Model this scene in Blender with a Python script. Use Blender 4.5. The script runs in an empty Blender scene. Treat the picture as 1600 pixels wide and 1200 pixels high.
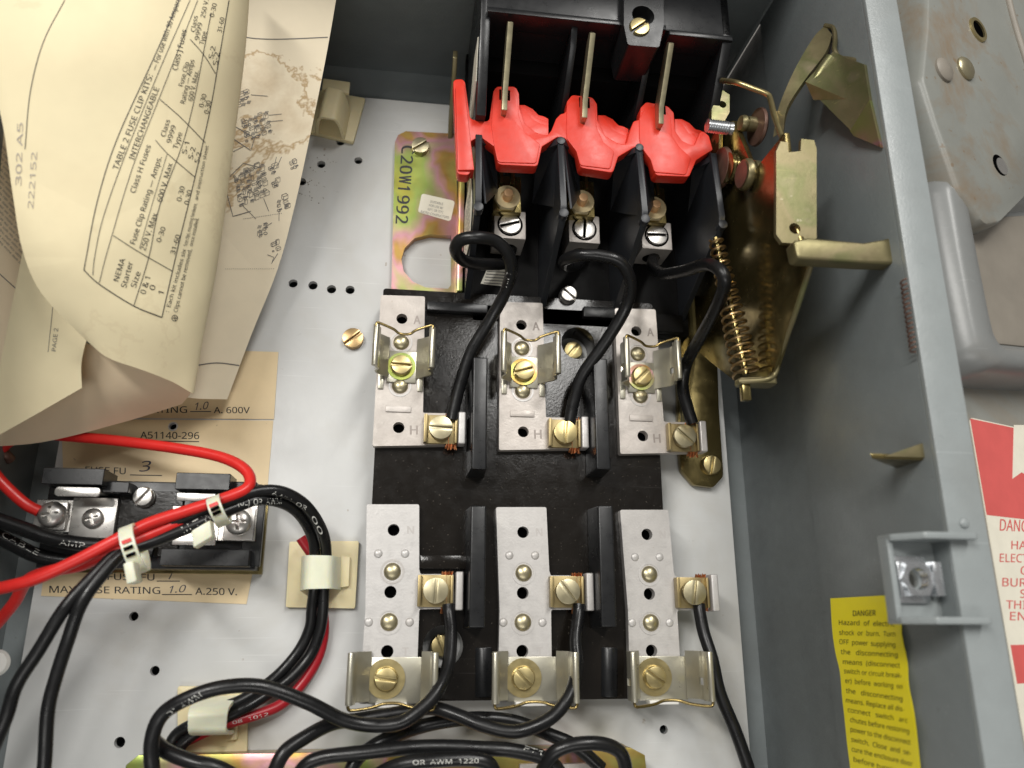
import bpy, bmesh, math, random
import numpy as np
from mathutils import Vector, Matrix
from mathutils.bvhtree import BVHTree
from mathutils.geometry import tessellate_polygon
random.seed(7)
S = bpy.context.scene
COL = S.collection
MM = 0.001

# ---------------------------------------------------------------- camera
# world: x right, y up the panel, z out of the panel towards the viewer (millimetres in the code below)
F_PX, H = 1230.0, 250.0
Zc = Vector((180, 371, F_PX)).normalized()
Yc = Vector((9, 4072, -F_PX)).normalized(); Yc = (Yc - Zc * Yc.dot(Zc)).normalized()
Xc = Yc.cross(Zc)
RW = Matrix((Xc, Yc, Zc))                       # camera vector -> world vector
CAMP = Vector((0, 0, H))
cam_d = bpy.data.cameras.new('camera')
cam_d.sensor_width = 36.0; cam_d.lens = 36.0 * F_PX / 1600.0
cam_d.clip_start = 0.005; cam_d.clip_end = 50
cam_d.dof.use_dof = True; cam_d.dof.focus_distance = 0.245; cam_d.dof.aperture_fstop = 13
cam = bpy.data.objects.new('camera', cam_d); COL.objects.link(cam)
cam.matrix_world = Matrix.Translation(CAMP * MM) @ RW.to_4x4()
S.camera = cam

# ---------------------------------------------------------------- light
W = bpy.data.worlds.new('World'); S.world = W; W.use_nodes = True
bg = W.node_tree.nodes['Background']; bg.inputs[0].default_value = (1.0, 0.975, 0.93, 1); bg.inputs[1].default_value = 0.19
def area(name, loc, target, sx, sy, power, col):
    d = bpy.data.lights.new(name, 'AREA'); d.shape = 'RECTANGLE'; d.size = sx; d.size_y = sy
    d.energy = power; d.color = col
    o = bpy.data.objects.new(name, d); COL.objects.link(o); o.location = loc
    o.rotation_euler = (Vector(target) - Vector(loc)).to_track_quat('-Z', 'Y').to_euler()
    return o
area('ceiling_light_strip', (0.42, 0.86, 1.35), (0.02, 0.06, 0), 0.20, 0.9, 14.0, (1.0, 0.98, 0.94))
area('ceiling_light_strip', (-0.60, 0.52, 1.30), (0.02, 0.06, 0), 0.12, 0.8, 15.5, (1.0, 0.975, 0.93))
area('ceiling_light_strip', (-0.15, -1.0, 1.5), (0.02, 0.06, 0), 1.2, 0.3, 6.0, (1.0, 0.98, 0.94))
S.view_settings.view_transform = 'Standard'; S.view_settings.look = 'None'
S.view_settings.exposure = -0.08; S.view_settings.gamma = 1.0; S.view_settings.use_curve_mapping = False

# ---------------------------------------------------------------- helpers
def ray(px, py):
    return RW @ Vector((px - 800, 600 - py, -F_PX))
def P(px, py, z=0.0):
    d = ray(px, py); return CAMP + d * ((z - H) / d.z)
def PX(px, py, x):                               # the point of a pixel on a plane x = const
    d = ray(px, py); return CAMP + d * (x / d.x)
class Fr:                                        # a plane frame: origin, two axes, normal
    def __init__(s, O, U, V):
        s.O = Vector(O); s.U = Vector(U).normalized(); s.V = Vector(V).normalized(); s.N = s.U.cross(s.V)
    def pt(s, u, v, w=0.0): return s.O + s.U * u + s.V * v + s.N * w
    def uv(s, px, py, w=0.0):
        d = ray(px, py); o = s.O + s.N * w
        p = CAMP + d * ((o - CAMP).dot(s.N) / d.dot(s.N)) - s.O
        return (p.dot(s.U), p.dot(s.V))
    def poly(s, pts, w=0.0): return [s.uv(x, y, w) for x, y in pts]
FLAT = Fr((0, 0, 0), (1, 0, 0), (0, 1, 0))
def yz(x): return Fr((x, 0, 0), (0, 1, 0), (0, 0, 1))     # polygons given as (y, z), extruded along +x
def xz(y): return Fr((0, y, 0), (0, 0, 1), (1, 0, 0))     # polygons given as (z, x), extruded along +y

def fillet(poly, r, n=4):
    out = []; m = len(poly)
    for i in range(m):
        p = Vector(poly[i]); a = Vector(poly[i - 1]) - p; b = Vector(poly[(i + 1) % m]) - p
        la, lb = a.length, b.length; a.normalize(); b.normalize()
        ang = a.angle(b)
        if ang > 3.05: out.append(tuple(p)); continue
        t = min(r / math.tan(ang / 2), la * .45, lb * .45); rr = t * math.tan(ang / 2)
        c = p + (a + b).normalized() * (rr / math.sin(ang / 2))
        s0 = p + a * t - c; s1 = p + b * t - c
        for k in range(n + 1):
            q = s0.lerp(s1, k / n); q = q.normalized() * rr if q.length > 1e-9 else q
            out.append(tuple(c + q))
    return out
def circ(u, v, r, n=20): return [(u + r * math.cos(2 * math.pi * k / n), v + r * math.sin(2 * math.pi * k / n)) for k in range(n)]
def rect(u0, v0, u1, v1): return [(u0, v0), (u1, v0), (u1, v1), (u0, v1)]
def area2(p): return sum(p[i - 1][0] * p[i][1] - p[i][0] * p[i - 1][1] for i in range(len(p)))
def catmull(pts, n=8):
    pts = [Vector(p) for p in pts]; q = [2 * pts[0] - pts[1]] + pts + [2 * pts[-1] - pts[-2]]; out = []
    for i in range(1, len(q) - 2):
        a, b, c, d = q[i - 1:i + 3]
        for k in range(n):
            t = k / n
            out.append(.5 * ((2 * b) + (c - a) * t + (2 * a - 5 * b + 4 * c - d) * t * t + (3 * b - a - 3 * c + d) * t ** 3))
    out.append(pts[-1]); return out

class MB:
    def __init__(s): s.v = []; s.f = []
    def add(s, vs, fs):
        o = len(s.v); s.v += [Vector(p) for p in vs]; s.f += [[i + o for i in f] for f in fs]; return s
    def prism(s, fr, poly, w0, w1, holes=(), top=None):
        poly = list(poly) if area2(poly) > 0 else list(poly)[::-1]
        hs = [list(h) if area2(h) < 0 else list(h)[::-1] for h in holes]
        loops = [poly] + hs; flat = [p for l in loops for p in l]; n = len(flat)
        tp = flat if top is None else ([*top] if area2(top) > 0 else [*top][::-1])
        vs = [fr.pt(u, v, w0) for u, v in flat] + [fr.pt(u, v, w1) for u, v in tp]
        fs = []
        if hs:
            for t in tessellate_polygon([[Vector((u, v, 0)) for u, v in l] for l in loops]):
                a, b, c = t
                A, B, C = flat[a], flat[b], flat[c]
                if (B[0] - A[0]) * (C[1] - A[1]) - (B[1] - A[1]) * (C[0] - A[0]) < 0: a, c = c, a
                fs += [[a + n, b + n, c + n], [c, b, a]]
        else: fs += [list(range(n, 2 * n)), list(range(n))[::-1]]
        o = 0
        for l in loops:
            m = len(l)
            for i in range(m):
                j = (i + 1) % m; fs.append([o + i, o + j, n + o + j, n + o + i])
            o += m
        return s.add(vs, fs)
    def loft(s, fr, rings):                                         # rings of (outline, height), closed at both ends
        n = len(rings[0][0]); vs = [fr.pt(u, v, w) for p, w in rings for u, v in p]; m = len(rings)
        fs = [[i * n + k, i * n + (k + 1) % n, (i + 1) * n + (k + 1) % n, (i + 1) * n + k] for i in range(m - 1) for k in range(n)]
        return s.add(vs, fs + [list(range(n))[::-1], list(range((m - 1) * n, m * n))])
    def box(s, x0, x1, y0, y1, z0, z1, fr=FLAT):
        return s.prism(fr, rect(min(x0, x1), min(y0, y1), max(x0, x1), max(y0, y1)), min(z0, z1), max(z0, z1))
    def cyl(s, p0, p1, r0, r1=None, n=20):
        p0, p1 = Vector(p0), Vector(p1); ax = (p1 - p0).normalized(); r1 = r0 if r1 is None else r1
        a = ax.orthogonal().normalized(); b = ax.cross(a)
        ring = lambda p, r: [p + (a * math.cos(2 * math.pi * k / n) + b * math.sin(2 * math.pi * k / n)) * r for k in range(n)]
        fs = [[k, (k + 1) % n, n + (k + 1) % n, n + k] for k in range(n)] + [list(range(n))[::-1], list(range(n, 2 * n))]
        return s.add(ring(p0, r0) + ring(p1, r1), fs)
    def lathe(s, prof, c=(0, 0, 0), ax=(0, 0, 1), n=24):           # (radius, height) from the bottom up, closed at the axis
        c, ax = Vector(c), Vector(ax).normalized(); a = ax.orthogonal().normalized(); b = ax.cross(a)
        vs = []; fs = []; m = len(prof)
        for r, h in prof:
            for k in range(n):
                t = 2 * math.pi * k / n; vs.append(c + ax * h + (a * math.cos(t) + b * math.sin(t)) * r)
        for i in range(m - 1):
            for k in range(n):
                j = (k + 1) % n; fs.append([i * n + k, i * n + j, (i + 1) * n + j, (i + 1) * n + k])
        fs += [list(range(n))[::-1], list(range((m - 1) * n, m * n))]
        return s.add(vs, fs)
    def dome(s, c, r, h, n=20):
        return s.lathe([(r, 0)] + [(r * math.cos(t), h * math.sin(t)) for t in [math.pi / 2 * k / 6 for k in range(1, 6)]] + [(r * .06, h)], c, n=n)
    def ring(s, c, r0, r1, h, n=24): return s.lathe_open([(r0, 0), (r0, h), (r1, h), (r1, 0)], c, n)
    def lathe_open(s, prof, c, n=24, ax=(0, 0, 1)):
        c, ax = Vector(c), Vector(ax).normalized(); a = ax.orthogonal().normalized(); b = ax.cross(a); m = len(prof); vs = []; fs = []
        for r, h in prof:
            for k in range(n):
                t = 2 * math.pi * k / n; vs.append(c + ax * h + (a * math.cos(t) + b * math.sin(t)) * r)
        for i in range(m):
            for k in range(n):
                j = (k + 1) % n; i2 = (i + 1) % m; fs.append([i * n + k, i2 * n + k, i2 * n + j, i * n + j])
        return s.add(vs, fs)
    def tube(s, pts, r, n=12, cap=True):
        pts = [Vector(p) for p in pts]; m = len(pts); vs = []; fs = []
        t0 = (pts[1] - pts[0]).normalized(); up = t0.orthogonal().normalized()
        for i, p in enumerate(pts):
            t = (pts[min(i + 1, m - 1)] - pts[max(i - 1, 0)]).normalized()
            up = (up - t * up.dot(t)).normalized(); b = t.cross(up); rr = r(i / (m - 1)) if callable(r) else r
            for k in range(n):
                a = 2 * math.pi * k / n; vs.append(p + (up * math.cos(a) + b * math.sin(a)) * rr)
        for i in range(m - 1):
            for k in range(n):
                j = (k + 1) % n; fs.append([i * n + k, i * n + j, (i + 1) * n + j, (i + 1) * n + k])
        if cap: fs += [list(range(n))[::-1], list(range((m - 1) * n, m * n))]
        return s.add(vs, fs)
    def grid(s, rows, skip=()):                                      # rows of points
        n = len(rows[0]); vs = [p for r in rows for p in r]
        fs = [[i * n + k, i * n + k + 1, (i + 1) * n + k + 1, (i + 1) * n + k] for i in range(len(rows) - 1) for k in range(n - 1) if (i, k) not in skip]
        return s.add(vs, fs)
    def bvh(s): return BVHTree.FromPolygons([tuple(p) for p in s.v], s.f)

WL = {}                                                              # world place (mm) of every object made here
def thing(name, label, cat, loc=(0, 0, 0), group=None):
    o = bpy.data.objects.new(name, None); COL.objects.link(o); o.empty_display_size = .005
    o.location = Vector(loc) * MM; WL[o.name] = Vector(loc); tag(o, label, cat, group); return o
def tag(o, label, cat, group=None):
    o['label'] = label; o['category'] = cat
    if group: o['group'] = group
    return o
def mesh(name, mb, m, bevel=0.0, seg=2, solid=0.0, origin=(0, 0, 0), ang=35, weld=False):
    O = Vector(origin); bm = bmesh.new(); vs = [bm.verts.new((p - O) * MM) for p in mb.v]
    for f in mb.f:
        try: bm.faces.new([vs[i] for i in f])
        except ValueError: pass
    if weld: bmesh.ops.remove_doubles(bm, verts=bm.verts, dist=1e-6)
    if solid:
        bmesh.ops.recalc_face_normals(bm, faces=bm.faces)
        bmesh.ops.solidify(bm, geom=bm.faces[:], thickness=solid * MM)
    bmesh.ops.recalc_face_normals(bm, faces=bm.faces)
    if bevel:
        es = [e for e in bm.edges if len(e.link_faces) == 2 and e.calc_face_angle(0) > math.radians(ang)]
        bmesh.ops.bevel(bm, geom=es, offset=bevel * MM, offset_type='OFFSET', segments=seg, profile=.6, affect='EDGES', clamp_overlap=True)
    me = bpy.data.meshes.new(name); bm.to_mesh(me); bm.free()
    me.shade_smooth(); me.set_sharp_from_angle(angle=math.radians(38)); me.materials.append(m); return me
def place(name, me, parent=None, loc=(0, 0, 0), rz=0.0, label=None):
    o = bpy.data.objects.new(name, me); COL.objects.link(o); loc = Vector(loc); WL[o.name] = loc
    if parent: o.parent = parent; o.location = (loc - WL[parent.name]) * MM
    else: o.location = loc * MM
    o.rotation_euler = (0, 0, rz) if not hasattr(rz, '__len__') else rz
    if label: o['label'] = label
    return o
def part(name, mb, m, parent=None, bevel=0.0, seg=2, solid=0.0, origin=None, label=None, weld=False, ang=35):
    if origin is None:
        a = np.array([tuple(p) for p in mb.v]); c = (a.min(0) + a.max(0)) / 2; origin = (c[0], c[1], a[:, 2].min())
    return place(name, mesh(name, mb, m, bevel, seg, solid, origin, ang, weld), parent, origin, label=label)

# print on a surface: glyph outlines and rules laid on the mesh they belong to, a hair above it
GC = {}
import os
FONT = None
try: FONT = bpy.data.fonts.load(os.path.join(bpy.utils.resource_path('LOCAL'), 'datafiles', 'fonts', 'NotoSansHebrew-Regular.woff2'))   # Blender's own interface font
except Exception: FONT = None
def glyphs(s, bold=0.0):
    k = (s, bold)
    if k not in GC:
        c = bpy.data.curves.new('g', 'FONT'); c.body = s; c.size = 1
        if FONT: c.font = FONT
        c.resolution_u = 3; c.offset = bold
        o = bpy.data.objects.new('g', c); COL.objects.link(o); dg = bpy.context.evaluated_depsgraph_get()
        me = o.evaluated_get(dg).to_mesh(); vs = [(v.co.x, v.co.y) for v in me.vertices]; fs = [list(p.vertices) for p in me.polygons]
        o.evaluated_get(dg).to_mesh_clear(); bpy.data.objects.remove(o); bpy.data.curves.remove(c)
        GC[k] = (vs, fs)
    return GC[k]
def capheight():
    if 'cap' not in GC: GC['cap'] = max(v[1] for v in glyphs('H')[0])
    return GC['cap']
class Ink:
    def __init__(s, bvh, off=0.05): s.b = bvh; s.off = off; s.mb = MB()
    def cast(s, px, py):
        d = ray(px, py).normalized(); h = s.b.ray_cast(CAMP, d)
        return None if h[0] is None else h[0] - d * s.off
    def _add(s, pts, fs):
        q = [s.cast(x, y) for x, y in pts]
        fs = [f for f in fs if all(q[i] is not None for i in f)]
        s.mb.add([p if p is not None else (0, 0, 0) for p in q], fs)
    def text(s, t, p0, p1, h, up=None, bold=0.0):
        vs, fs = glyphs(t)
        if not vs: return s
        x0 = min(v[0] for v in vs); x1 = max(v[0] for v in vs)
        a = Vector(p0); d = (Vector(p1) - a)
        u = Vector((d.y, -d.x)).normalized() if up is None else Vector(up).normalized()
        for q in ((0, 0), (1, 0), (.5, .6)) if bold else ((0, 0),):
            o = s.off; s.off += .012 * (q[0] + q[1]); sh = d.normalized() * (q[0] * bold * h * 2.2) + u * (q[1] * bold * h)
            s._add([tuple(a + sh + d * ((x - x0) / (x1 - x0)) + u * (y * h / capheight())) for x, y in vs], fs); s.off = o
        return s
    def line(s, pts, w=1.2, smooth=True, step=5.0):
        pts = [Vector((*p, 0)) for p in pts]
        if smooth and len(pts) > 2: pts = catmull(pts, 6)
        q = [pts[0]]
        for a, b in zip(pts, pts[1:]):
            n = max(1, int((b - a).length / step)); q += [a.lerp(b, k / n) for k in range(1, n + 1)]
        vs = []; fs = []
        for i, p in enumerate(q):
            t = (q[min(i + 1, len(q) - 1)] - q[max(i - 1, 0)]); t = t.normalized() if t.length > 0 else Vector((1, 0, 0))
            n = Vector((-t.y, t.x, 0)) * w / 2; vs += [tuple((p + n).xy), tuple((p - n).xy)]
        for i in range(len(q) - 1): fs.append([2 * i, 2 * i + 1, 2 * i + 3, 2 * i + 2])
        s._add(vs, fs); return s
    def build(s, name, m, parent, label=None):
        used = sorted({i for f in s.mb.f for i in f}); mp = {i: k for k, i in enumerate(used)}; b = MB()
        b.v = [s.mb.v[i] for i in used]; b.f = [[mp[i] for i in f] for f in s.mb.f]
        if not b.v: return None
        return part(name, b, m, parent, label=label)

# ---------------------------------------------------------------- materials
MATS = {}
def mat(name, col, rough=.5, metal=0.0, var=0.0, vs=150., bump=0.0, bs=900., spec=.5, specks=0.0, speck_col=(.1, .06, .03), sps=420.,
        ramp=None, rs=40., stain=0.0, stain_col=(.35, .2, .08), ss=22., trans=0.0, rvar=0.0, coat=0.0, scratch=0.0, grime=0.0, grime_col=(.30, .25, .19), crease=0.0, rnd=0.0, thin=0.0, grs=14., spt=.74):
    m = bpy.data.materials.new(name); m.use_nodes = True; nt = m.node_tree; N = nt.nodes; L = nt.links
    b = N['Principled BSDF']; b.inputs['Roughness'].default_value = rough; b.inputs['Metallic'].default_value = metal
    b.inputs['Specular IOR Level'].default_value = spec
    if coat: b.inputs['Coat Weight'].default_value = coat; b.inputs['Coat Roughness'].default_value = .15
    geo = N.new('ShaderNodeNewGeometry'); pos = geo.outputs['Position']
    def noise(sc, det=4, ro=.6, dist=0.):
        n = N.new('ShaderNodeTexNoise'); n.inputs['Scale'].default_value = sc; n.inputs['Detail'].default_value = det
        n.inputs['Roughness'].default_value = ro; n.inputs['Distortion'].default_value = dist; L.new(pos, n.inputs['Vector']); return n.outputs['Fac']
    def maprange(src, a, c, lo, hi):
        r = N.new('ShaderNodeMapRange'); r.inputs[1].default_value = a; r.inputs[2].default_value = c; r.inputs[3].default_value = lo; r.inputs[4].default_value = hi
        L.new(src, r.inputs[0]); return r.outputs[0]
    def mix(fac, A, B):
        x = N.new('ShaderNodeMix'); x.data_type = 'RGBA'; L.new(fac, x.inputs[0])
        for sock, val in ((x.inputs[6], A), (x.inputs[7], B)):
            if isinstance(val, tuple): sock.default_value = (*val, 1)
            else: L.new(val, sock)
        return x.outputs[2]
    c = col
    if ramp:
        cr = N.new('ShaderNodeValToRGB'); e = cr.color_ramp.elements
        for i, (p, cc) in enumerate(ramp):
            el = e[i] if i < 2 else e.new(p)
            el.position = p; el.color = (*cc, 1)
        L.new(noise(rs, 3, .5, .6), cr.inputs[0]); c = cr.outputs[0]
    if var:
        c = mix(maprange(noise(vs), .3, .7, 0, 1), tuple(x * (1 - var) for x in col), c if ramp else tuple(min(1, x * (1 + var)) for x in col)) if not ramp else c
    if stain:
        n1 = noise(ss, 6, .65, .4)
        c = mix(maprange(n1, .60, .72, 0, stain * .5), c, stain_col)
        w = N.new('ShaderNodeMath'); w.operation = 'ABSOLUTE'; s_ = N.new('ShaderNodeMath'); s_.operation = 'SUBTRACT'; s_.inputs[1].default_value = .585
        L.new(n1, s_.inputs[0]); L.new(s_.outputs[0], w.inputs[0]); c = mix(maprange(w.outputs[0], 0, .018, stain, 0), c, stain_col)
    if specks:
        c = mix(maprange(noise(sps, 2, .5), spt, spt + .03, 0, specks), c, speck_col)
    if grime:
        c = mix(maprange(noise(grs, 5, .7, .5), .48, .72, 0, grime), c, grime_col)
    if scratch:
        for rot in (.5, 1.9):
            mp = N.new('ShaderNodeMapping'); mp.inputs['Rotation'].default_value = (0.2, 0.3, rot); mp.inputs['Scale'].default_value = (30, 1900, 500)
            L.new(pos, mp.inputs[0]); n = N.new('ShaderNodeTexNoise'); n.inputs['Scale'].default_value = 1.0; n.inputs['Detail'].default_value = 1; L.new(mp.outputs[0], n.inputs['Vector'])
            c = mix(maprange(n.outputs['Fac'], .74, .80, 0, scratch), c, tuple(min(1, x * 1.5 + .04) for x in col))
    if rnd:
        oi = N.new('ShaderNodeObjectInfo'); c = mix(maprange(oi.outputs['Random'], 0, 1, 0, rnd), c, (.33, .29, .25))
    if isinstance(c, tuple): b.inputs['Base Color'].default_value = (*c, 1)
    else: L.new(c, b.inputs['Base Color'])
    if rvar: L.new(maprange(noise(vs * 1.7, 5), .3, .7, rough - rvar, rough + rvar), b.inputs['Roughness'])
    if bump:
        bp = N.new('ShaderNodeBump'); bp.inputs['Strength'].default_value = bump; bp.inputs['Distance'].default_value = .0006
        L.new(noise(bs, 4, .6), bp.inputs['Height']); nrm = bp.outputs[0]
        if crease:
            vo = N.new('ShaderNodeTexVoronoi'); vo.feature = 'DISTANCE_TO_EDGE'; vo.inputs['Scale'].default_value = 17.; L.new(pos, vo.inputs['Vector'])
            b2 = N.new('ShaderNodeBump'); b2.inputs['Strength'].default_value = crease; b2.inputs['Distance'].default_value = .002
            L.new(maprange(vo.outputs[0], 0, .12, 0, 1), b2.inputs['Height']); L.new(nrm, b2.inputs['Normal']); nrm = b2.outputs[0]
        L.new(nrm, b.inputs['Normal'])
    if trans:
        b.inputs['Subsurface Weight'].default_value = trans; b.inputs['Subsurface Radius'].default_value = (.003, .002, .001); b.inputs['Subsurface Scale'].default_value = .6
    if thin:                                                          # light soaks through a thin sheet
        tl = N.new('ShaderNodeBsdfTranslucent'); mx = N.new('ShaderNodeMixShader'); mx.inputs[0].default_value = thin
        if isinstance(c, tuple): tl.inputs[0].default_value = (*c, 1)
        else: L.new(c, tl.inputs[0])
        L.new(b.outputs[0], mx.inputs[1]); L.new(tl.outputs[0], mx.inputs[2]); L.new(mx.outputs[0], N['Material Output'].inputs[0])
    MATS[name] = m; return m
M = MATS
mat('panel_white', (.575, .58, .57), .33, var=.03, vs=60, bump=.05, bs=350, grime=.5, grime_col=(.45, .42, .36), scratch=.25, specks=.6, speck_col=(.25, .17, .1), sps=260, rvar=.06)
mat('grey_paint', (.202, .224, .227), .36, var=.06, vs=90, bump=.16, bs=1500, grime=.35, grime_col=(.15, .15, .14), scratch=.3, specks=.35, sps=330, speck_col=(.12, .12, .11), rvar=.08)
mat('grey_paint_lit', (.27, .295, .297), .33, var=.05, vs=110, bump=.14, bs=1500, grime=.25, grime_col=(.2, .19, .17), scratch=.3, rvar=.06)  # same enclosure grey as the walls, lightened to paint in the rim's light
mat('door_paint', (.23, .232, .21), .42, var=.08, vs=70, grime=.75, grime_col=(.24, .17, .10), bump=.06, bs=400, specks=.5, sps=300)
mat('door_grey', (.20, .206, .202), .34, var=.06, vs=80, bump=.06, bs=500, grime=.45, grime_col=(.24, .2, .16), scratch=.2)
mat('door_tan', (.235, .21, .175), .5, var=.1, vs=60)
mat('bench', (.16, .15, .14), .6, var=.2, vs=20)
mat('black_plastic', (.011, .0115, .0125), .30, scratch=.12, bump=.02, bs=700, rvar=.05, spec=.4)
mat('barrier_plastic', (.020, .022, .026), .38, bump=.03, bs=900, scratch=.1, spec=.45)
mat('black_matte', (.005, .0048, .0048), .55, bump=.03, bs=900, rvar=.06, spec=.15)
mat('base_plastic', (.010, .0082, .0066), .15, bump=.05, bs=1300, scratch=.3, rvar=.04, spec=.36, specks=.4, speck_col=(.12, .105, .085), sps=1100, spt=.69)
mat('red_plastic', (.68, .034, .014), .38, var=.06, vs=200, scratch=.12, grime=.12, grime_col=(.4, .03, .03), bump=.05, bs=600, rvar=.05)
mat('tin_plate', (.54, .525, .51), .42, .3, rnd=.36, scratch=.2, var=.06, vs=260, bump=.10, bs=1500, specks=.35, sps=800, speck_col=(.35, .28, .24), rvar=.1)
mat('tin_worn', (.54, .50, .465), .44, .3, rnd=.36, scratch=.2, grime=.3, grime_col=(.40, .32, .27), var=.14, vs=180, bump=.14, bs=1300, specks=.5, sps=600, speck_col=(.33, .25, .2), rvar=.1)
mat('tin_clip', (.46, .44, .36), .30, .7, grime=.3, grime_col=(.3, .26, .18), var=.03, vs=120, rvar=.03)
mat('steel', (.58, .56, .53), .3, .85, var=.05, vs=200, rvar=.05)
mat('zinc_bright', (.66, .68, .70), .25, .9, var=.06, vs=300, rvar=.08)
mat('brass', (.50, .41, .20), .32, .9, var=.06, vs=250, rvar=.05)
mat('brass_pale', (.45, .40, .26), .34, .85, var=.06, vs=250, rvar=.05)
mat('gold_wire', (.32, .24, .10), .25, 1.0, var=.1, vs=300)
mat('brass_lit', (.80, .66, .38), .38, .25, var=.06, vs=250)  # brass brightened in colour to stand in for direct light on the studs
mat('copper_lit', (.85, .52, .27), .38, .25)  # copper lightened likewise, light painted into the stud colour
mat('brass_dark', (.30, .235, .115), .38, .8, var=.1, vs=250)
mat('cover_paint', (.215, .22, .20), .42, var=.06, vs=70, grime=.8, grime_col=(.20, .125, .06), grs=30., bump=.06, bs=500, specks=.6, sps=330, spt=.70, speck_col=(.16, .1, .05))
mat('copper', (.78, .32, .14), .3, 1.0, var=.12, vs=600)
mat('bronze', (.42, .29, .14), .3, .95, var=.12, vs=400)
mat('zinc_iris', (.5, .5, .2), .33, .8, ramp=[(.26, (.36, .33, .06)), (.38, (.30, .38, .10)), (.46, (.42, .33, .20)), (.52, (.52, .27, .30)), (.58, (.42, .25, .07)), (.70, (.30, .36, .10))], rs=38, rvar=.05, bump=.02)
mat('zinc_gold', (.42, .36, .13), .38, .7, scratch=.25, ramp=[(.3, (.21, .185, .09)), (.5, (.25, .21, .115)), (.62, (.19, .19, .085)), (.72, (.30, .255, .16))], rs=60, rvar=.07, bump=.04, specks=.5, sps=520, speck_col=(.5, .45, .33))
mat('zinc_dark', (.20, .15, .05), .21, .9, ramp=[(.35, (.19, .15, .06)), (.6, (.26, .205, .085)), (.75, (.16, .135, .06))], rs=50, rvar=.08)
mat('rust_brown', (.17, .095, .07), .4, .4, var=.2, vs=300)
mat('cream_plastic', (.78, .68, .42), .42, trans=.25, var=.05, vs=120)
mat('nylon', (.74, .74, .58), .36, trans=.6, var=.04, vs=200)
mat('paper', (.87, .765, .505), .62, thin=.06, crease=.11, grime=.15, grime_col=(.62, .47, .28), var=.05, vs=35, bump=.05, bs=260, stain=.10, ss=18, spec=.3)
mat('paper_stained', (.84, .74, .555), .62, thin=.08, crease=.12, var=.06, vs=40, bump=.05, bs=260, stain=.8, stain_col=(.42, .26, .10), ss=17, spec=.3)
mat('paper_under', (.91, .76, .54), .65, thin=.14, crease=.10, var=.06, vs=40, bump=.05, bs=240, spec=.3)
mat('label_tan', (.76, .60, .36), .5, var=.05, vs=90, specks=.3, sps=400, bump=.03)
mat('label_cream', (.78, .74, .62), .5, var=.05, vs=200)
mat('label_yellow', (.95, .80, .008), .4, var=.03, vs=120, bump=.04, bs=250)
mat('sticker_red', (.64, .11, .10), .5, var=.05, vs=150)
mat('ink', (.02, .02, .022), .6); mat('ink_grey', (.16, .15, .14), .7); mat('ink_pen', (.03, .035, .07), .6)
mat('ink_faint', (.45, .40, .33), .7); mat('wire_print', (.62, .62, .58), .6); mat('ink_brown', (.07, .055, .015), .6)
mat('emboss_faint', (.46, .435, .415), .5, .2)
mat('emboss', (.30, .26, .235), .5, .2)
mat('wire_black', (.008, .008, .0085), .32, bump=.10, bs=420, rvar=.10, spec=.4, specks=.25, speck_col=(.12, .12, .11), sps=900)
mat('wire_red', (.66, .022, .018), .36, var=.06, vs=200, specks=.2, sps=700, bump=.08, bs=300, rvar=.06)
mat('wire_dark_red', (.36, .012, .02), .35, bump=.03, bs=300)
mat('hole_shade', (.002, .002, .002), .9, spec=0.0)  # near-black colour stands in for the shade inside holes and slots
mat('white_plastic', (.75, .74, .70), .4)
# ---------------------------------------------------------------- shared small hardware (local, axis +z, mm)
def circle_d(r, sw, up, n=12):
    a0 = math.asin(sw / 2 / r); return [(r * math.cos(a0 + (math.pi - 2 * a0) * k / n), up * r * math.sin(a0 + (math.pi - 2 * a0) * k / n)) for k in range(n + 1)]
def slotted(r, h, sw, sd, m, name='screw', shank=0.0, dome=0.0):
    b = MB().cyl((0, 0, -shank), (0, 0, h - sd), r, r, 28)
    for up in (1, -1):
        d = circle_d(r, sw, up); b.prism(FLAT, d, h - sd - .02, h, top=[(u * (1 - dome), v * (1 - dome) + up * sw / 2 * dome) for u, v in d])
    return mesh(name, b, m, bevel=.18)
def boolean(a, c):
    oa = bpy.data.objects.new('a', a); oc = bpy.data.objects.new('c', c); COL.objects.link(oa); COL.objects.link(oc)
    md = oa.modifiers.new('b', 'BOOLEAN'); md.object = oc; md.solver = 'EXACT'; md.operation = 'DIFFERENCE'
    dg = bpy.context.evaluated_depsgraph_get(); me = bpy.data.meshes.new_from_object(oa.evaluated_get(dg))
    bpy.data.objects.remove(oa); bpy.data.objects.remove(oc)
    me.shade_smooth(); me.set_sharp_from_angle(angle=math.radians(38)); return me
def phillips(r, h, m):
    b = MB().lathe([(r * .98, 0), (r, h * .25)] + [(r * math.cos(t), h * (.3 + .7 * math.sin(t))) for t in [math.pi / 2 * k / 7 for k in range(1, 7)]] + [(r * .05, h)])
    c = MB().box(-r * .62, r * .62, -r * .14, r * .14, h * .35, h * 2); d = MB().box(-r * .14, r * .14, -r * .62, r * .62, h * .34, h * 2)
    return boolean(boolean(mesh('phillips', b, m), mesh('k', c, m)), mesh('k', d, m))
ID = {}
ID['panel_screw'] = slotted(3.4, 2.2, .8, 1.1, M['bronze'], shank=2)
ID['bracket_screw'] = slotted(3.1, 2.2, .7, 1.1, M['brass_pale'], shank=2)
ID['clip_screw'] = slotted(3.35, 2.2, .75, 1.1, M['brass'], dome=.12)
ID['lower_clip_screw'] = slotted(3.3, 2.2, .8, 1.1, M['brass'], dome=.12)
ID['terminal_screw'] = slotted(3.6, 1.8, .7, .9, M['brass_pale'])
ID['terminal_screw_gold'] = slotted(3.6, 1.8, .7, .9, M['brass'])
ID['lug_screw'] = slotted(3.5, 1.2, .8, .7, M['steel'])
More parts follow.
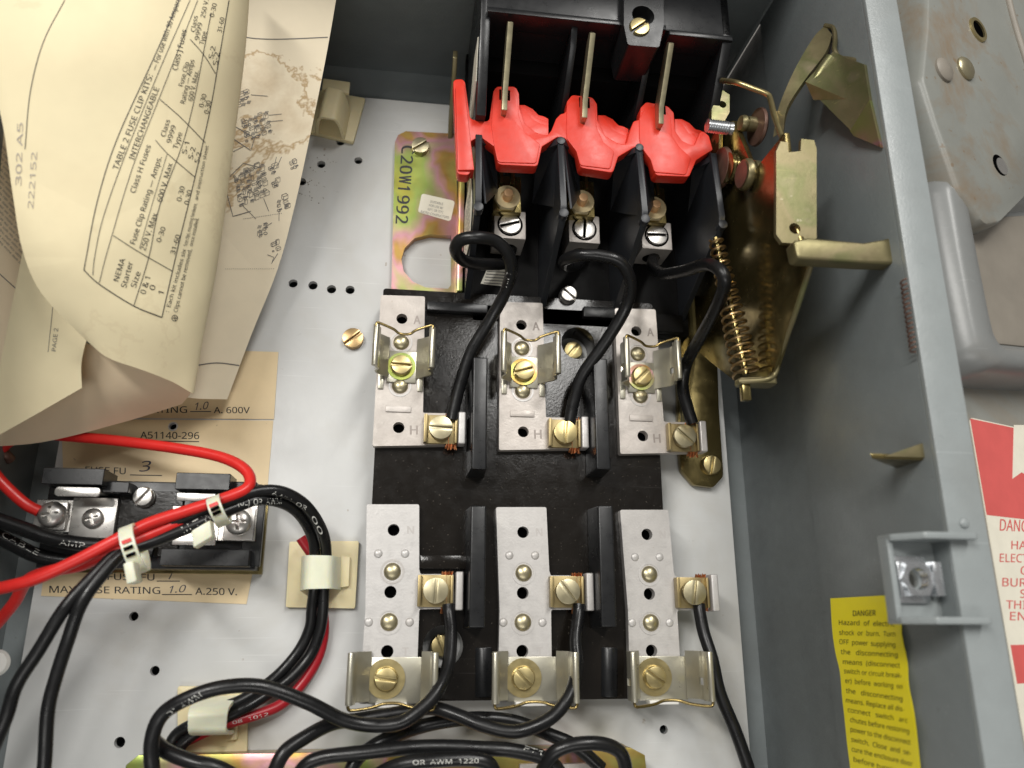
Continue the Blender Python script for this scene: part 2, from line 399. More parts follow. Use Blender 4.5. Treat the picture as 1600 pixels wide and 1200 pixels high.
ID['dark_screw'] = slotted(3.0, 2.4, .8, 1.0, M['bronze'], shank=3)
ID['steel_screw'] = slotted(3.0, 2.4, .7, 1.2, M['steel'], shank=2, dome=.15)
ID['phillips'] = phillips(3.7, 2.6, M['steel']); ID['phillips_small'] = phillips(2.9, 1.9, M['steel'])
ID['dome'] = mesh('rivet', MB().dome((0, 0, 0), 2.5, 1.3), M['brass_pale'])
ID['dome_ring'] = mesh('rivet_seat', MB().ring((0, 0, -.02), 3.0, 3.5, .2, 28), M['tin_plate'])

# ---------------------------------------------------------------- bench under everything
b = MB().box(-900, 900, -900, 900, -60, -40); bench = part('workbench', b, M['bench']); bench['kind'] = 'structure'

# ---------------------------------------------------------------- enclosure
XL, XR, YB, YT, ZB, ZR = -113.0, 117.0, -230.0, 201.5, -9.0, 93.0
enc = thing('steel_enclosure', 'open grey painted steel enclosure box that holds the white panel', 'enclosure', (2, -14, ZB))
part('back', MB().box(XL - 2, XR + 2, YB - 2, YT + 2, ZB - 2, ZB), M['grey_paint'], enc)
part('right_wall', MB().prism(xz(YB), [(ZB, XR + .9), (ZB, XR + 2.4), (ZR - 1.6, XR + 2.4), (ZR - 1.6, XR), (37, XR), (35.4, XR + .9)], 0, YT - YB), M['grey_paint'], enc, bevel=.35)
part('top_wall', MB().prism(yz(XL), [(YT, 21), (YT, ZR - 1.6), (YT + 2.4, ZR - 1.6), (YT + 2.4, ZB), (YT + .9, ZB), (YT + .9, 19.5)], 0, XR - XL), M['grey_paint'], enc, bevel=.35)
part('left_wall', MB().box(XL - 2, XL, YB, YT, ZB, ZR), M['grey_paint'], enc)
part('bottom_wall', MB().box(XL, XR, YB - 2, YB, ZB, ZR), M['grey_paint'], enc)
# folded rim on the right: flat band with a small upturned hem
part('rim', MB().prism(xz(YB), [(ZR - 1.6, XR), (ZR, XR), (ZR, XR + 9.3), (ZR - 12, XR + 9.3), (ZR - 12, XR + 8.2), (ZR - 1.6, XR + 8.2)], 0, YT - YB + 20), M['grey_paint_lit'], enc, bevel=.3)
# corner gusset where top and right wall meet
part('corner_seam', MB().cyl((XR - .2, YT - .1, ZB), (XR - .2, YT - .1, ZR), .7, n=10), M['grey_paint'], enc)
o = thing('wall_plug', 'white round plastic plug on the grey wall at the left edge', 'plug', P(-4, 1036, 16))
c = P(-4, 1036, 16); part('cap', MB().lathe([(3.2, 0), (3.4, .6), (2.9, 1.6), (1, 2.0)], c), M['white_plastic'], o); part('stem', MB().cyl(Vector((XL, c.y, c.z)), c, 1.4, n=14), M['white_plastic'], o)

# ---------------------------------------------------------------- white mounting plate with drilled holes
HOLES = [(532, 222, 6.5), (502, 257, 6.5), (560, 251, 6.5), (472, 284, 6.5), (458, 443, 6.8), (489, 446, 7), (518, 452, 7), (547, 453, 7), (209, 963, 6.6), (242, 1048, 6.8), (187, 1160, 7.5), (1037, 1140, 6.5), (270, 666, 5.5)]
outl = fillet([(-103.5, -195), (108.5, -195), (108.5, 183), (-103.5, 183)], 5, 5)
hs = []
for x, y, r in HOLES:
    u, v = FLAT.uv(x, y); hs.append(circ(u, v, r * .198 * (1 if y > 600 else 1.12), 20))
plate = thing('mounting_plate', 'white painted steel mounting plate drilled with small dark holes', 'panel', (2, -6, -6))
part('plate', MB().prism(FLAT, outl, -2, 0, hs), M['panel_white'], plate)
for x, y, r in HOLES[:-1]:
    u, v = FLAT.uv(x, y); rr = r * .198 * (1 if y > 600 else 1.12); part('hole_rim', MB().ring((u, v, -.04), rr - .02, rr + .3, .1, 22), M['panel_white'], plate)
part('right_flange', MB().box(106.6, 108.4, -190, 178, -9, -2), M['panel_white'], plate)
part('left_flange', MB().box(-103.4, -101.6, -190, 178, -9, -2), M['panel_white'], plate)
b = MB(); 
for x, y in ((502, 257), (472, 290), (495, 300)):                     # brown glue outline left round two holes
    u, v = FLAT.uv(x, y)
    for k in range(14):
        a = random.random() * 6.28; r = random.uniform(2.6, 4.6); q = (u + r * math.cos(a) * 1.2, v + r * math.sin(a)); d = random.uniform(.08, .3)
        b.prism(FLAT, circ(q[0], q[1], d, 5), .0, .06)
g = part('glue_specks', b, M['door_tan'], plate); g['kind'] = 'stuff'

# ---------------------------------------------------------------- open door lying back to the right
ca, sa = math.cos(math.radians(22)), math.sin(math.radians(22))
DF = Fr((129.5, 0, 72), (ca, 0, -sa), (0, 1, 0))
door = thing('enclosure_door', 'open grey enclosure door seen inside beyond the rim on the right', 'door', DF.pt(0, -20, 0))
part('door_skin', MB().prism(DF, rect(0, YB, 200, YT + 40), -1.6, 0), M['door_paint'], door, bevel=.4)
part('door_edge', MB().prism(DF, rect(0, YB, 1.6, YT + 40), 0, 5), M['grey_paint'], door, bevel=.5)
cover = DF.poly([(1452, -60), (1449, 40), (1441, 122), (1462, 190), (1500, 300), (1540, 352), (1562, 348), (1620, 290), (1720, 240), (1720, -60)], 13)
cc = (sum(u for u, v in cover) / len(cover), sum(v for u, v in cover) / len(cover)); cf = fillet(cover, 5, 5)
cin = lambda d: [(cc[0] + (u - cc[0]) * (1 - d / 60), cc[1] + (v - cc[1]) * (1 - d / 110)) for u, v in cf]
cov = part('mechanism_cover', MB().loft(DF, [(cin(-3.5), 0), (cin(-1.6), 8), (cin(-.6), 11.6), (cin(.6), 12.7), (cin(2), 13)]), M['cover_paint'], door, label='stained pale cover plate with round holes on the inside of the door')
for x, y, r in ((1527, 47, 3.6), (1562, 258, 3.4)): part('hole', MB().cyl(DF.pt(*DF.uv(x, y, 13), 12), DF.pt(*DF.uv(x, y, 13), 13.06), r), M['hole_shade'], cov)  # flat discs on the cover, the holes' inner shade is only colour
for x, y, m in ((1476, 108, 'door_tan'), (1510, 106, 'door_tan')):
    u, v = DF.uv(x, y, 13.6); part('rivet', MB().lathe([(3.7, 0), (3.7, .7), (3.0, 1.3), (.3, 1.5)], DF.pt(u, v, 13), DF.N), M['brass_pale' if x > 1500 else 'door_tan'], cov)
u, v = DF.uv(1527, 47, 13); part('grommet', MB().lathe_open([(3.0, 0), (3.0, .9), (4.1, .9), (4.3, 0)], DF.pt(u, v, 12.7), ax=DF.N), M['brass'], cov)
u, v = DF.uv(1565, 260, 13); part('stud', MB().cyl(DF.pt(u, v, 12), DF.pt(u, v, 13.2), 2.7), M['steel'], cov)
part('rib', MB().tube(catmull([DF.pt(*DF.uv(x, y, 13.2), 13.2) for x, y in ((1570, -20), (1585, 40), (1610, 120))]), 1.2), M['door_tan'], cov)
hump = fillet(DF.poly([(1474, 270), (1496, 395), (1517, 505), (1528, 552), (1548, 577), (1640, 584), (1760, 590), (1760, 270)], 12), 6, 6)
pc = DF.uv(1640, 440, 12); inset = lambda f, du=0: [(pc[0] + (u - pc[0]) * f + du, pc[1] + (v - pc[1]) * f) for u, v in hump]
rings = [(inset(1.06), 0), (inset(1.03), 4), (inset(1.0), 8), (inset(.965), 10.8), (inset(.92), 12), (inset(.86), 12.2), (inset(.80), 12), (inset(.765), 11), (inset(.74), 8.6), (inset(.70), 6.5), (inset(.64), 6)]
hh = part('handle_housing', MB().loft(DF, rings), M['door_grey'], door, label='rounded grey pressed steel housing below the stained cover plate')
part('pocket_floor', MB().loft(DF, [(inset(.68), 5.5), (inset(.66), 6.6), (inset(.2), 6.7)]), M['door_tan'], hh)

# warning sticker on the door
st = DF.poly([(1512, 652), (1680, 660), (1720, 1090), (1560, 1090)], .2)
u0 = DF.uv(1528, 655, .2)[0] - 4; v1 = DF.uv(1528, 655, .2)[1]; v2 = DF.uv(1545, 805, .2)[1]; v3 = DF.uv(1570, 1008, .2)[1]
wst = thing('warning_sticker', 'red and cream electric shock warning sticker on the open door', 'sticker', DF.pt(u0 + 30, v3, .1))
b = MB().prism(DF, fillet(rect(u0, v3 - 30, u0 + 75, v1), 1.5), .02, .2); part('backing', b, M['label_cream'], wst); bst = b.bvh()
part('red_band', MB().prism(DF, rect(u0 + .3, v2, u0 + 74, v1 - .3), .2, .24), M['sticker_red'], wst)
part('red_band', MB().prism(DF, rect(u0 + 1, v3 - 9, u0 + 74, v3), .2, .24), M['sticker_red'], wst)
q = [(1584, 664), (1582, 748), (1596, 738), (1640, 760), (1640, 664)]
part('flash_symbol', MB().prism(DF, DF.poly(q, .26), .24, .28), M['label_cream'], wst)
k = Ink(bst, .08)
for t, x, y, x1, h in (('DANGER', 1562, 829, 1625, 18), ('HAZARD OF', 1580, 858, 1680, 13), ('ELECTRIC SHOCK', 1562, 878, 1690, 13), ('OR', 1594, 897, 1618, 13), ('BURN. TURN', 1566, 916, 1680, 13), ('SUPPLY OFF', 1594, 934, 1690, 13), ('THIS BEFORE', 1572, 951, 1690, 13), ('ENTERING', 1578, 969, 1680, 13)):
    k.text(t, (x, y), (x1, y + 3), h, bold=.012)
k.build('lettering', M['sticker_red'], wst)

# ---------------------------------------------------------------- right wall fittings
WF = Fr((XR, 0, 0), (0, 0, 1), (0, 1, 0))                            # on the wall: u = towards the viewer, v = up
# yellow danger label, wavy
L = [(1298, 935), (1301, 985), (1306, 1020), (1313, 1050), (1316, 1085), (1320, 1120), (1324, 1160), (1331, 1215)]
Rr = [(1389, 930), (1408, 955), (1409, 990), (1418, 1035), (1420, 1070), (1428, 1110), (1433, 1150), (1440, 1215)]
rows = []
for i, (a, c) in enumerate(zip(catmull([Vector((*p, 0)) for p in L], 3), catmull([Vector((*p, 0)) for p in Rr], 3))):
    row = []
    for j in range(9):
        q = a.lerp(c, j / 8); x = XR - .25 - (.5 + .35 * math.sin(i * 1.15)) * (j / 8) ** 2
        row.append(PX(q.x, q.y, x))
    rows.append(row)
b = MB().grid(rows); yl = thing('danger_label', 'wavy yellow danger label with black text on the right wall', 'label', rows[-1][4])
part('backing', b, M['label_yellow'], yl, solid=.12); k = Ink(b.bvh(), .5)
for i, (t, a, c, d, e) in enumerate((('DANGER', 290, 250, 432, 247), ('Hazard  of  electric', 203, 305, 550, 315), ('shock  or  burn.  Turn', 205, 368, 555, 378), ('OFF  power  supplying', 205, 425, 555, 445), ('the   disconnecting', 215, 488, 570, 508), ('means  (disconnect', 228, 550, 585, 574), ('switch or circuit break-', 235, 608, 597, 638), ('er)  before  working  on', 243, 668, 600, 706), ('the   disconnecting', 247, 730, 600, 782), ('means. Replace all dis-', 247, 790, 610, 848), ('connect   switch   arc', 258, 850, 632, 918), ('chutes before restoring', 273, 912, 642, 985), ('power to the disconnect', 275, 972, 650, 1055), ('switch.  Close  and  se-', 280, 1035, 652, 1122), ('cure the enclosure door', 283, 1095, 663, 1190), ('before turning on', 295, 1160, 650, 1255))):
    k.text(t, (1260 + a / 4, 900 + c / 4), (1260 + d / 4, 900 + e / 4), 8.4 if i == 0 else 7.6, up=(0, -1), bold=.012 if i == 0 else 0)
k.build('lettering', M['ink_brown'], yl)

# operating bar that comes through the wall just under the rim
ob = thing('operating_bar', 'pale brass coloured flat bar sticking out of the right wall', 'bar', PX(1415, 400, 116))
c1 = [(1240, 376), (1262, 371), (1350, 379), (1380, 374), (1425, 362)]; c2 = [(1425, 412), (1350, 410), (1254, 404), (1246, 402)]
part('bar', MB().prism(FLAT, [tuple(P(x, y, 88).xy) for x, y in c1 + c2], 83.5, 88), M['zinc_gold'], ob, bevel=.7, seg=3)
# coil spring against the wall
ws = []
for i in range(15 * 10 + 1):
    t = i / 150; c = PX(1419 + 16 * t, 432 + 114 * t, 115.0); a = 2 * math.pi * i / 10; r = .9
    ws.append(Vector((c.x - .2 + r * .6 * math.cos(a), c.y, c.z - 1.6 + r * math.sin(a))))
o = tag(part('wall_spring', MB().tube(ws, .22, 6), M['rust_brown']), 'thin dark coil spring lying along the right wall under the rim', 'spring')
# small triangular tab
tb = thing('wall_tab', 'small triangular brass coloured tab on the right wall', 'bracket', PX(1462, 705, 116))
tri = [(1382, 713), (1464, 684), (1466, 716)]
part('tab', MB().prism(FLAT, [tuple(P(x, y, 89).xy) for x, y in tri], 87.8, 89), M['zinc_gold'], tb, bevel=.25)
part('tab_web', MB().prism(xz(P(1420, 716, 88).y), [(82, 112), (88.4, 104.2), (88.4, 117.2), (78, 117.2)], -.4, .8), M['zinc_dark'], tb, bevel=.2)
part('tab_pin', MB().cyl(P(1459, 690, 89), P(1459, 664, 91), .45, n=10), M['steel'], tb)
# bracket with a cage nut
cb = thing('cage_nut_bracket', 'grey steel bracket holding a cage nut on the right wall', 'bracket', (112, 8, 84))
yt, yb_ = P(1420, 836, 96).y, P(1450, 970, 96).y
web = fillet([(105.2, yb_), (XR, yb_), (XR, yt), (105.2, yt)], 1.5)
part('web', MB().prism(FLAT, web, 85.6, 87, [circ(110.3, (yt + yb_) / 2, 2.2)]), M['grey_paint_lit'], cb, bevel=.25)
part('side', MB().box(104.6, 106.0, yb_, yt, 86, 89.5), M['grey_paint_lit'], cb, bevel=.35)
for y in (yt, yb_): part('flange', MB().prism(xz(y - .7), fillet([(85, 104.8), (85, XR), (93.6, XR + 1), (93.6, 121.5), (96.5, 121.5), (96.5, 109), (90.5, 104.8)], 1.0), 0, 1.5), M['grey_paint_lit'], cb, bevel=.4)
nut = part('cage', MB().prism(FLAT, fillet(rect(106.4, (yt + yb_) / 2 - 5, 114, (yt + yb_) / 2 + 5), 1), 87, 88, [circ(110.3, (yt + yb_) / 2, 2.6)]), M['zinc_bright'], cb, bevel=.2)
part('nut', MB().prism(FLAT, circ(110.3, (yt + yb_) / 2, 4.0, 6), 88, 90.4, [circ(110.3, (yt + yb_) / 2, 2.4, 18)]), M['zinc_bright'], nut)
part('cage_ear', MB().prism(FLAT, rect(113.6, (yt + yb_) / 2 - 3.6, 115.8, (yt + yb_) / 2 + 3.6), 87.2, 91), M['zinc_bright'], nut, bevel=.4)
part('cage_ear', MB().prism(FLAT, rect(106.2, (yt + yb_) / 2 - 3.6, 107.2, (yt + yb_) / 2 + 3.6), 87.2, 89.6), M['zinc_bright'], nut, bevel=.4)
for y in (yt + 1.6,): part('rivet', MB().dome((XR + 4, y + 1.5, ZR), 1.2, .6), M['grey_paint_lit'], cb)

# loose screws driven into the white plate
s1 = place('panel_screw', ID['panel_screw'], None, P(552, 531, 0), math.radians(42)); tag(s1, 'bronze slotted screw alone on the white panel left of the fuse block', 'screw')
for nm, (px, py), base in (('cable_clamp', (525, 178), 0), ('cable_clamp', (505, 897), 1), ('cable_clamp', (330, 1128), 2)):
    lab = ['cream adhesive cable clamp at the top beside the paper sheet', 'cream adhesive cable clamp gripping black wires left of the fuse block', 'cream adhesive cable clamp at the bottom under the big black wire loop'][base]
    B = [[(480, 205), (552, 222), (571, 153), (500, 140)], [(446, 949), (555, 951), (561, 845), (452, 846)], [(277, 1180), (386, 1180), (386, 1074), (277, 1072)]][base]
    t = thing(nm, lab, 'cable clamp', P(px, py, 0), 'adhesive cable clamps')
    part('adhesive_base', MB().prism(FLAT, fillet([tuple(P(x, y, 2).xy) for x, y in B], .6), .05, 2), M['cream_plastic'], t, bevel=.3)
    C = [[(488, 180), (536, 188), (545, 143), (500, 133)], [(462, 921), (530, 919), (531, 868), (464, 867)], [(293, 1160), (351, 1158), (357, 1094), (294, 1096)]][base]
    z = [13, 13, 17][base]; C = [P(x, y, z) for x, y in C]
    n = 14; rows = []; a0, a1, c1, c0 = C        # bottom-left, bottom-right, top-right, top-left
    for i in range(n + 1):
        s = i / n; hgt = 2 + (z - 2) * min(1, 1.0 - abs(2 * s - 1) ** 5)
        x = s if base != 0 else s
        lo, hi = (a0.lerp(a1, s), c0.lerp(c1, s)) if base != 2 else (a0.lerp(c0, s), a1.lerp(c1, s)); rows.append([Vector((lo.x, lo.y, hgt)), Vector((hi.x, hi.y, hgt))])
    part('clamp_strap', MB().grid(rows), M['cream_plastic'] if base == 0 else M['nylon'], t, solid=1.0, bevel=0)
    if base == 0:
        e = [P(x, y, 10) for x, y in ((503, 140), (545, 146), (547, 128), (505, 122))]
        part('clamp_tongue', MB().prism(FLAT, [tuple(p.xy) for p in e], 8.6, 10), M['cream_plastic'], t, bevel=.3)
    else:
        e = [tuple(P(x, y, 4).xy) for x, y in ([(531, 918), (545, 916), (547, 870), (532, 868)] if base == 1 else [(351, 1158), (370, 1156), (372, 1100), (357, 1096)])]
        part('clamp_tongue', MB().prism(FLAT, e, 2, 4), M['cream_plastic'], t, bevel=.3)
# ---------------------------------------------------------------- three pole fuse block
ZP0, ZP = 12.0, 14.0                                                  # underside and face of the contact plates
PITCH = 38.4
def U(px, py, z=ZP): return FLAT.uv(px, py, z)
x0 = U(597, 470, 11)[0] + .2; x1 = U(1033, 740, 11)[0]; y0 = U(800, 1094, 11)[1]; y1 = U(800, 462, 11)[1]
fb = thing('fuse_block', 'black three pole fuse block with six pale metal contact plates and empty clips', 'fuse block', ((x0 + x1) / 2, (y0 + y1) / 2, 0))
cw = [U(903, 536, 11), U(692, 1010, 11)]
part('base', MB().prism(FLAT, fillet(rect(x0, y0, x1, y1), 1), .05, 11, [circ(*cw[0], 5.6, 28), circ(*cw[1], 5.8, 28)]), M['base_plastic'], fb)
for (u, v), rz in zip(cw, (.9, 1.9)): place('mounting_screw', ID['clip_screw'], fb, (u, v, 2.0), rz)
# small blocks on the top edge, ejector marks, ribs, bosses
for a, c in (((668, 470), (762, 489)), ((912, 478), (962, 497))):
    p, q = U(*a, 14), U(*c, 14); part('edge_block', MB().box(p[0], q[0], q[1], p[1], 11, 14), M['black_plastic'], fb, bevel=.4)
for x, y in ((618, 755), (763, 757), (864, 760), (1000, 762), (762, 1013), (862, 1022)):
    part('ejector_mark', MB().ring((*U(x, y, 11), 10.9), 1.55, 1.85, .18, 20), M['base_plastic'], fb)
p, q = U(657, 867, 13.5), U(735, 889, 13.5); part('rib', MB().box(p[0], q[0], q[1], p[1], 11, 13.5), M['base_plastic'], fb, bevel=.3)
for x in (757, 955): p = U(x, 1012, 13); q = U(x, 1092, 13); part('boss', MB().cyl((p[0], p[1], 9.3), (q[0], q[1] + .3, 9.3), 3.0, n=22), M['black_plastic'], fb, bevel=.4)
# plastic walls between the poles
for x, ya, yb in ((751, 558, 733), (938, 560, 733), (748, 790, 981), (946, 790, 980)):
    zt = 23; a = U(x, ya, zt); c = U(x, yb, zt); w = 2.2
    part('pole_barrier', MB().prism(FLAT, rect(a[0] - w - .6, c[1] - .4, a[0] + w + .6, a[1] + .4), 11, zt, top=rect(a[0] - w, c[1], a[0] + w, a[1])), M['black_plastic'], fb, bevel=.5, seg=3)

# upper contact plate of the first pole, described at its place and copied along the block
up = [(595, 461), (664, 463), (661, 641), (661, 645), (713, 646), (714, 695), (582, 697)]
upo = fillet([U(x, y) for x, y in up], .5, 2)
ux, uy = U(628, 498); holes_up = [(628, 498, 1.75), (623, 668, 1.75)]
me_up = mesh('contact_plate', MB().prism(FLAT, upo, ZP0 - .9, ZP, [circ(*U(x, y), r, 18) for x, y, r in holes_up]), M['tin_worn'], origin=(0, 0, 0))
lo = [(573, 788), (655, 788), (655, 890), (657, 897), (709, 897), (710, 951), (655, 952), (650, 1100), (561, 1100), (571, 952)]
loo = fillet([U(x, y) for x, y in lo], .5, 2)
holes_lo = [(615, 828, 1.75), (610, 925, 1.75), (605, 1018, 1.75)]
me_lo = mesh('contact_plate', MB().prism(FLAT, loo, ZP0 - .9, ZP, [circ(*U(x, y), r, 18) for x, y, r in holes_lo]), M['tin_plate'])
bz = ZP - 2
me_well = mesh('hole_floor', MB().cyl((0, 0, 0), (0, 0, .1), 2.0, n=16), M['hole_shade'])  # disc that paints the shade at the bottom of a plate hole

def jaw(xf, xb, ya, yb, zf, zt, slot=None, flip=1):                   # one springy side of a fuse clip: foot, bowed sheet, rolled bead
    prof = [(xf, zf), (xf + (xb - xf) * .25, zf + .8), (xf + (xb - xf) * .95, zf + (zt - zf) * .35), (xf + (xb - xf) * 1.05, zf + (zt - zf) * .55), (xf + (xb - xf) * .8, zf + (zt - zf) * .8), (xb, zt)]
    ys = [ya, ya + (yb - ya) * .30, ya + (yb - ya) * .45, yb]
    return MB().grid([[Vector((x, y, z)) for y in ys] for x, z in prof], skip={(3, 1), (2, 1)} if slot else ())
def clip(kind):
    out = {}
    if kind == 'up':
        L0, R0 = U(606, 560, 15)[0], U(651, 560, 15)[0]; ya, yb = U(600, 596, 15)[1], U(600, 547, 15)[1]
        Lb, Rb = U(587, 540, 26)[0], U(675, 545, 26)[0]; ba, bb = U(587, 571, 26)[1], U(587, 507, 26)[1]
    else:
        L0, R0 = U(577, 1060, 15)[0], U(660, 1060, 15)[0]; ya, yb = U(600, 1099, 15)[1], U(600, 1027, 15)[1]
        Lb, Rb = U(547, 1060, 26)[0], U(679, 1060, 26)[0]; ba, bb = U(547, 1103, 26)[1], U(547, 1020, 26)[1]
    out['foot'] = mesh('clip_foot', MB().box(L0, R0, ya, yb, ZP, ZP + .8), M['tin_clip'], bevel=.15)
    out['jaws'] = [mesh('clip_jaw', jaw(L0, Lb, ba, bb, ZP + .8, 25.4, True), M['tin_clip'], solid=.55), mesh('clip_jaw', jaw(R0, Rb, ba, bb, ZP + .8, 25.4, True), M['tin_clip'], solid=.55)]
    out['beads'] = [mesh('clip_bead', MB().cyl((x, ba, 26), (x, bb, 26), .95, n=14), M['tin_clip'], bevel=.2) for x in (Lb, Rb)]
    e = bb if kind == 'up' else ba; sgn = -1 if kind == 'up' else 1
    mid = (Lb + Rb) / 2
    if kind == 'up': pts = [(Lb, e - 2, 26.4), (Lb, e + .3, 26.6), (Lb + 1.5, e + .2, 26.2), (Lb + 5, e - .9, 25.2), (mid - 1.5, e - 1.9, 24.4), (mid + 1.5, e - 1.9, 24.4), (Rb - 5, e - .9, 25.2), (Rb - 1.5, e + .2, 26.2), (Rb, e + .3, 26.6), (Rb, e - 2, 26.4)]
    else: pts = [(Lb, e + 2, 26.2), (Lb, e - .8, 26.2), (Lb + 2, e - 1.1, 25.8), (Lb + 6, e - .6, 24.8), (mid - 2, e + .2, 24), (mid + 2, e + .2, 24), (Rb - 6, e - .6, 24.8), (Rb - 2, e - 1.1, 25.8), (Rb, e - .8, 26.2), (Rb, e + 2, 26.2)]
    out['wire'] = mesh('clip_wire', MB().tube(catmull(pts, 6), .42, 10), M['gold_wire'])
    if kind == 'up': out['tails'] = mesh('clip_tail', MB().box(L0 - 2.6, L0 - 1, ya - 2.2, ya + 4, ZP, ZP + .7).box(R0 + .6, R0 + 2.2, ya - 2.6, ya + 4, ZP, ZP + .7), M['tin_clip'], bevel=.2)
    else: out['tails'] = mesh('clip_stop', MB().box(L0 + 2, R0 - 4, ya - .9, ya + .3, ZP, 18.2), M['white_plastic'], bevel=.3)
    return out
CU, CL = clip('up'), clip('lo')
# terminal clamp, with the wire strands
def clamp(px, py): 
    c = U(px, py, 16)
    b = MB().box(c[0] - 4.4, c[0] + 4.6, c[1] - 4.5, c[1] + 4.5, 14, 15.3); b.box(c[0] - 5.2, c[0] - 4.2, c[1] - 4.4, c[1] + 4.4, 14, 17.0); b.box(c[0] + 4.2, c[0] + 5.0, c[1] - 4.4, c[1] + 4.4, 14, 16.6)
    return mesh('clamp', b, M['brass_dark'], bevel=.25), c
cl_up, tc_up = clamp(689, 670); cl_lo, tc_lo = clamp(681, 923)
def strands(c, ax):
    b = MB()
    for k in range(19):
        x = c[0] + 3.2 + (k % 7 - 3) * .46; z = 14.25 + .4 * (k // 7) + random.uniform(-.08, .12); l0 = random.uniform(5.0, 5.7); l1 = random.uniform(5.2, 6.3)
        b.tube([(x + random.uniform(-.35, .35), c[1] - l1, z + random.uniform(-.3, .2)), (x + .1, c[1] - 4.6, z), (x - .1, c[1] + 4.2, z), (x + random.uniform(-.3, .3), c[1] + l0, z + random.uniform(-.3, .2))], .21, 6)
    return mesh('copper_strand', b, M['copper'])
st_up, st_lo = strands(tc_up, 1), strands(tc_lo, 1)
tabu = U(722, 668, 17); tabl = U(718, 923, 17)
me_tab_u = mesh('end_tab', MB().box(tabu[0] - 1.1, tabu[0] + 1.1, tabu[1] - 5, tabu[1] + 5, ZP0, 17), M['tin_plate'], bevel=.5, seg=3)
me_tab_l = mesh('end_tab', MB().box(tabl[0] - 1.1, tabl[0] + 1.1, tabl[1] - 5.4, tabl[1] + 5.4, ZP0, 17), M['tin_plate'], bevel=.5, seg=3)
sl = [U(603, 634), U(642, 645)]; me_slot = mesh('embossed_bar', MB().box(sl[0][0], sl[1][0], sl[1][1], sl[0][1], ZP, ZP + .55), M['tin_worn'], bevel=.25)
dim = mesh('dimple', MB().dome((0, 0, 0), 1.25, .55, 16), M['tin_plate'])
def letters(items, bvh):
    k = Ink(bvh, .03)
    for t, x, y, h in items: k.text(t, (x - h * .4, y + h / 2), (x + h * .42, y + h / 2), h, bold=.035)
    return k.mb
flatb = MB().box(-60, 140, -60, 140, 13, ZP); fbv = flatb.bvh()
let_up = [mesh('stamped_letter', letters([('A', 651, 500, 13)], fbv), M['emboss']), mesh('stamped_letter', letters([('H', 646, 672, 14)], fbv), M['emboss'])]
let_lo = [mesh('stamped_letter', letters([('N', 641, 828, 12)], fbv), M['emboss_faint']), mesh('stamped_letter', letters([('T', 633, 1018, 12)], fbv), M['emboss_faint'])]
clip_rz = [(-.05, .30, .80), (-.15, -.75, -.6)]; term_rz = [(-.03, 1.5, -.75), (1.5, -.9, 1.42)]
for c in range(3):
    dx = Vector((PITCH * c, 0, 0))
    pu = place('contact_plate', me_up, fb, dx); plo = place('contact_plate', me_lo, fb, dx)
    for m_ in let_up: place('stamped_letter', m_, pu, dx)
    for m_ in let_lo: place('stamped_letter', m_, plo, dx)
    for par, hl in ((pu, holes_up), (plo, holes_lo)):
        for x, y, r in hl: place('hole_floor', me_well, par, Vector((*U(x, y), 11.05)) + dx)
    for x, y in ((627, 535), (625, 603)): place('rivet', ID['dome'], pu, Vector((*U(x, y), ZP)) + dx); place('rivet_seat', ID['dome_ring'], pu, Vector((*U(x, y), ZP)) + dx)
    for x, y in ((613, 893), (608, 972)): place('rivet', ID['dome'], plo, Vector((*U(x, y), ZP)) + dx); place('rivet_seat', ID['dome_ring'], plo, Vector((*U(x, y), ZP)) + dx)
    for x, y in ((591, 865), (633, 865), (576, 972), (640, 972)): place('dimple', dim, plo, Vector((*U(x, y), ZP)) + dx)
    place('embossed_bar', me_slot, pu, dx)
    for par, K in ((pu, CU), (plo, CL)):
        skew = (math.radians(-2.5) if (c == 2 and K is CU) else 0)
        place('clip_foot', K['foot'], par, dx)
        for j in range(2): place('clip_jaw', K['jaws'][j], par, dx); place('clip_bead', K['beads'][j], par, dx)
        place('clip_wire', K['wire'], par, dx); place('clip_tail' if K is CU else 'clip_stop', K['tails'], par, dx)
    a = Vector((*U(627, 571, 16), ZP + .8)) + dx
    place('clip_washer', ID.setdefault('cw', mesh('clip_washer', MB().ring((0, 0, 0), 3.3, 4.4, .5, 28), M['zinc_iris'])), pu, a); place('clip_screw', ID['clip_screw'], pu, a + Vector((0, 0, .2)), clip_rz[0][c])
    a = Vector((*U(603, 1061, 16), ZP + .8)) + dx
    place('clip_washer', ID.setdefault('cwl', mesh('clip_washer', MB().ring((0, 0, 0), 3.2, 5.3, .6, 28), M['brass'])), plo, a); place('clip_screw', ID['lower_clip_screw'], plo, a + Vector((0, 0, .4)), clip_rz[1][c])
    for par, cm, tc, tb_, sd, rz, gold in ((pu, cl_up, tc_up, me_tab_u, st_up, term_rz[0][c], c == 1), (plo, cl_lo, tc_lo, me_tab_l, st_lo, term_rz[1][c], False)):
        place('clamp', cm, par, dx); place('end_tab', tb_, par, dx); place('copper_strand', sd, par, dx)
        place('terminal_screw', ID['terminal_screw_gold' if gold else 'terminal_screw'], par, Vector((tc[0] - .1, tc[1], 16.3)) + dx, rz)

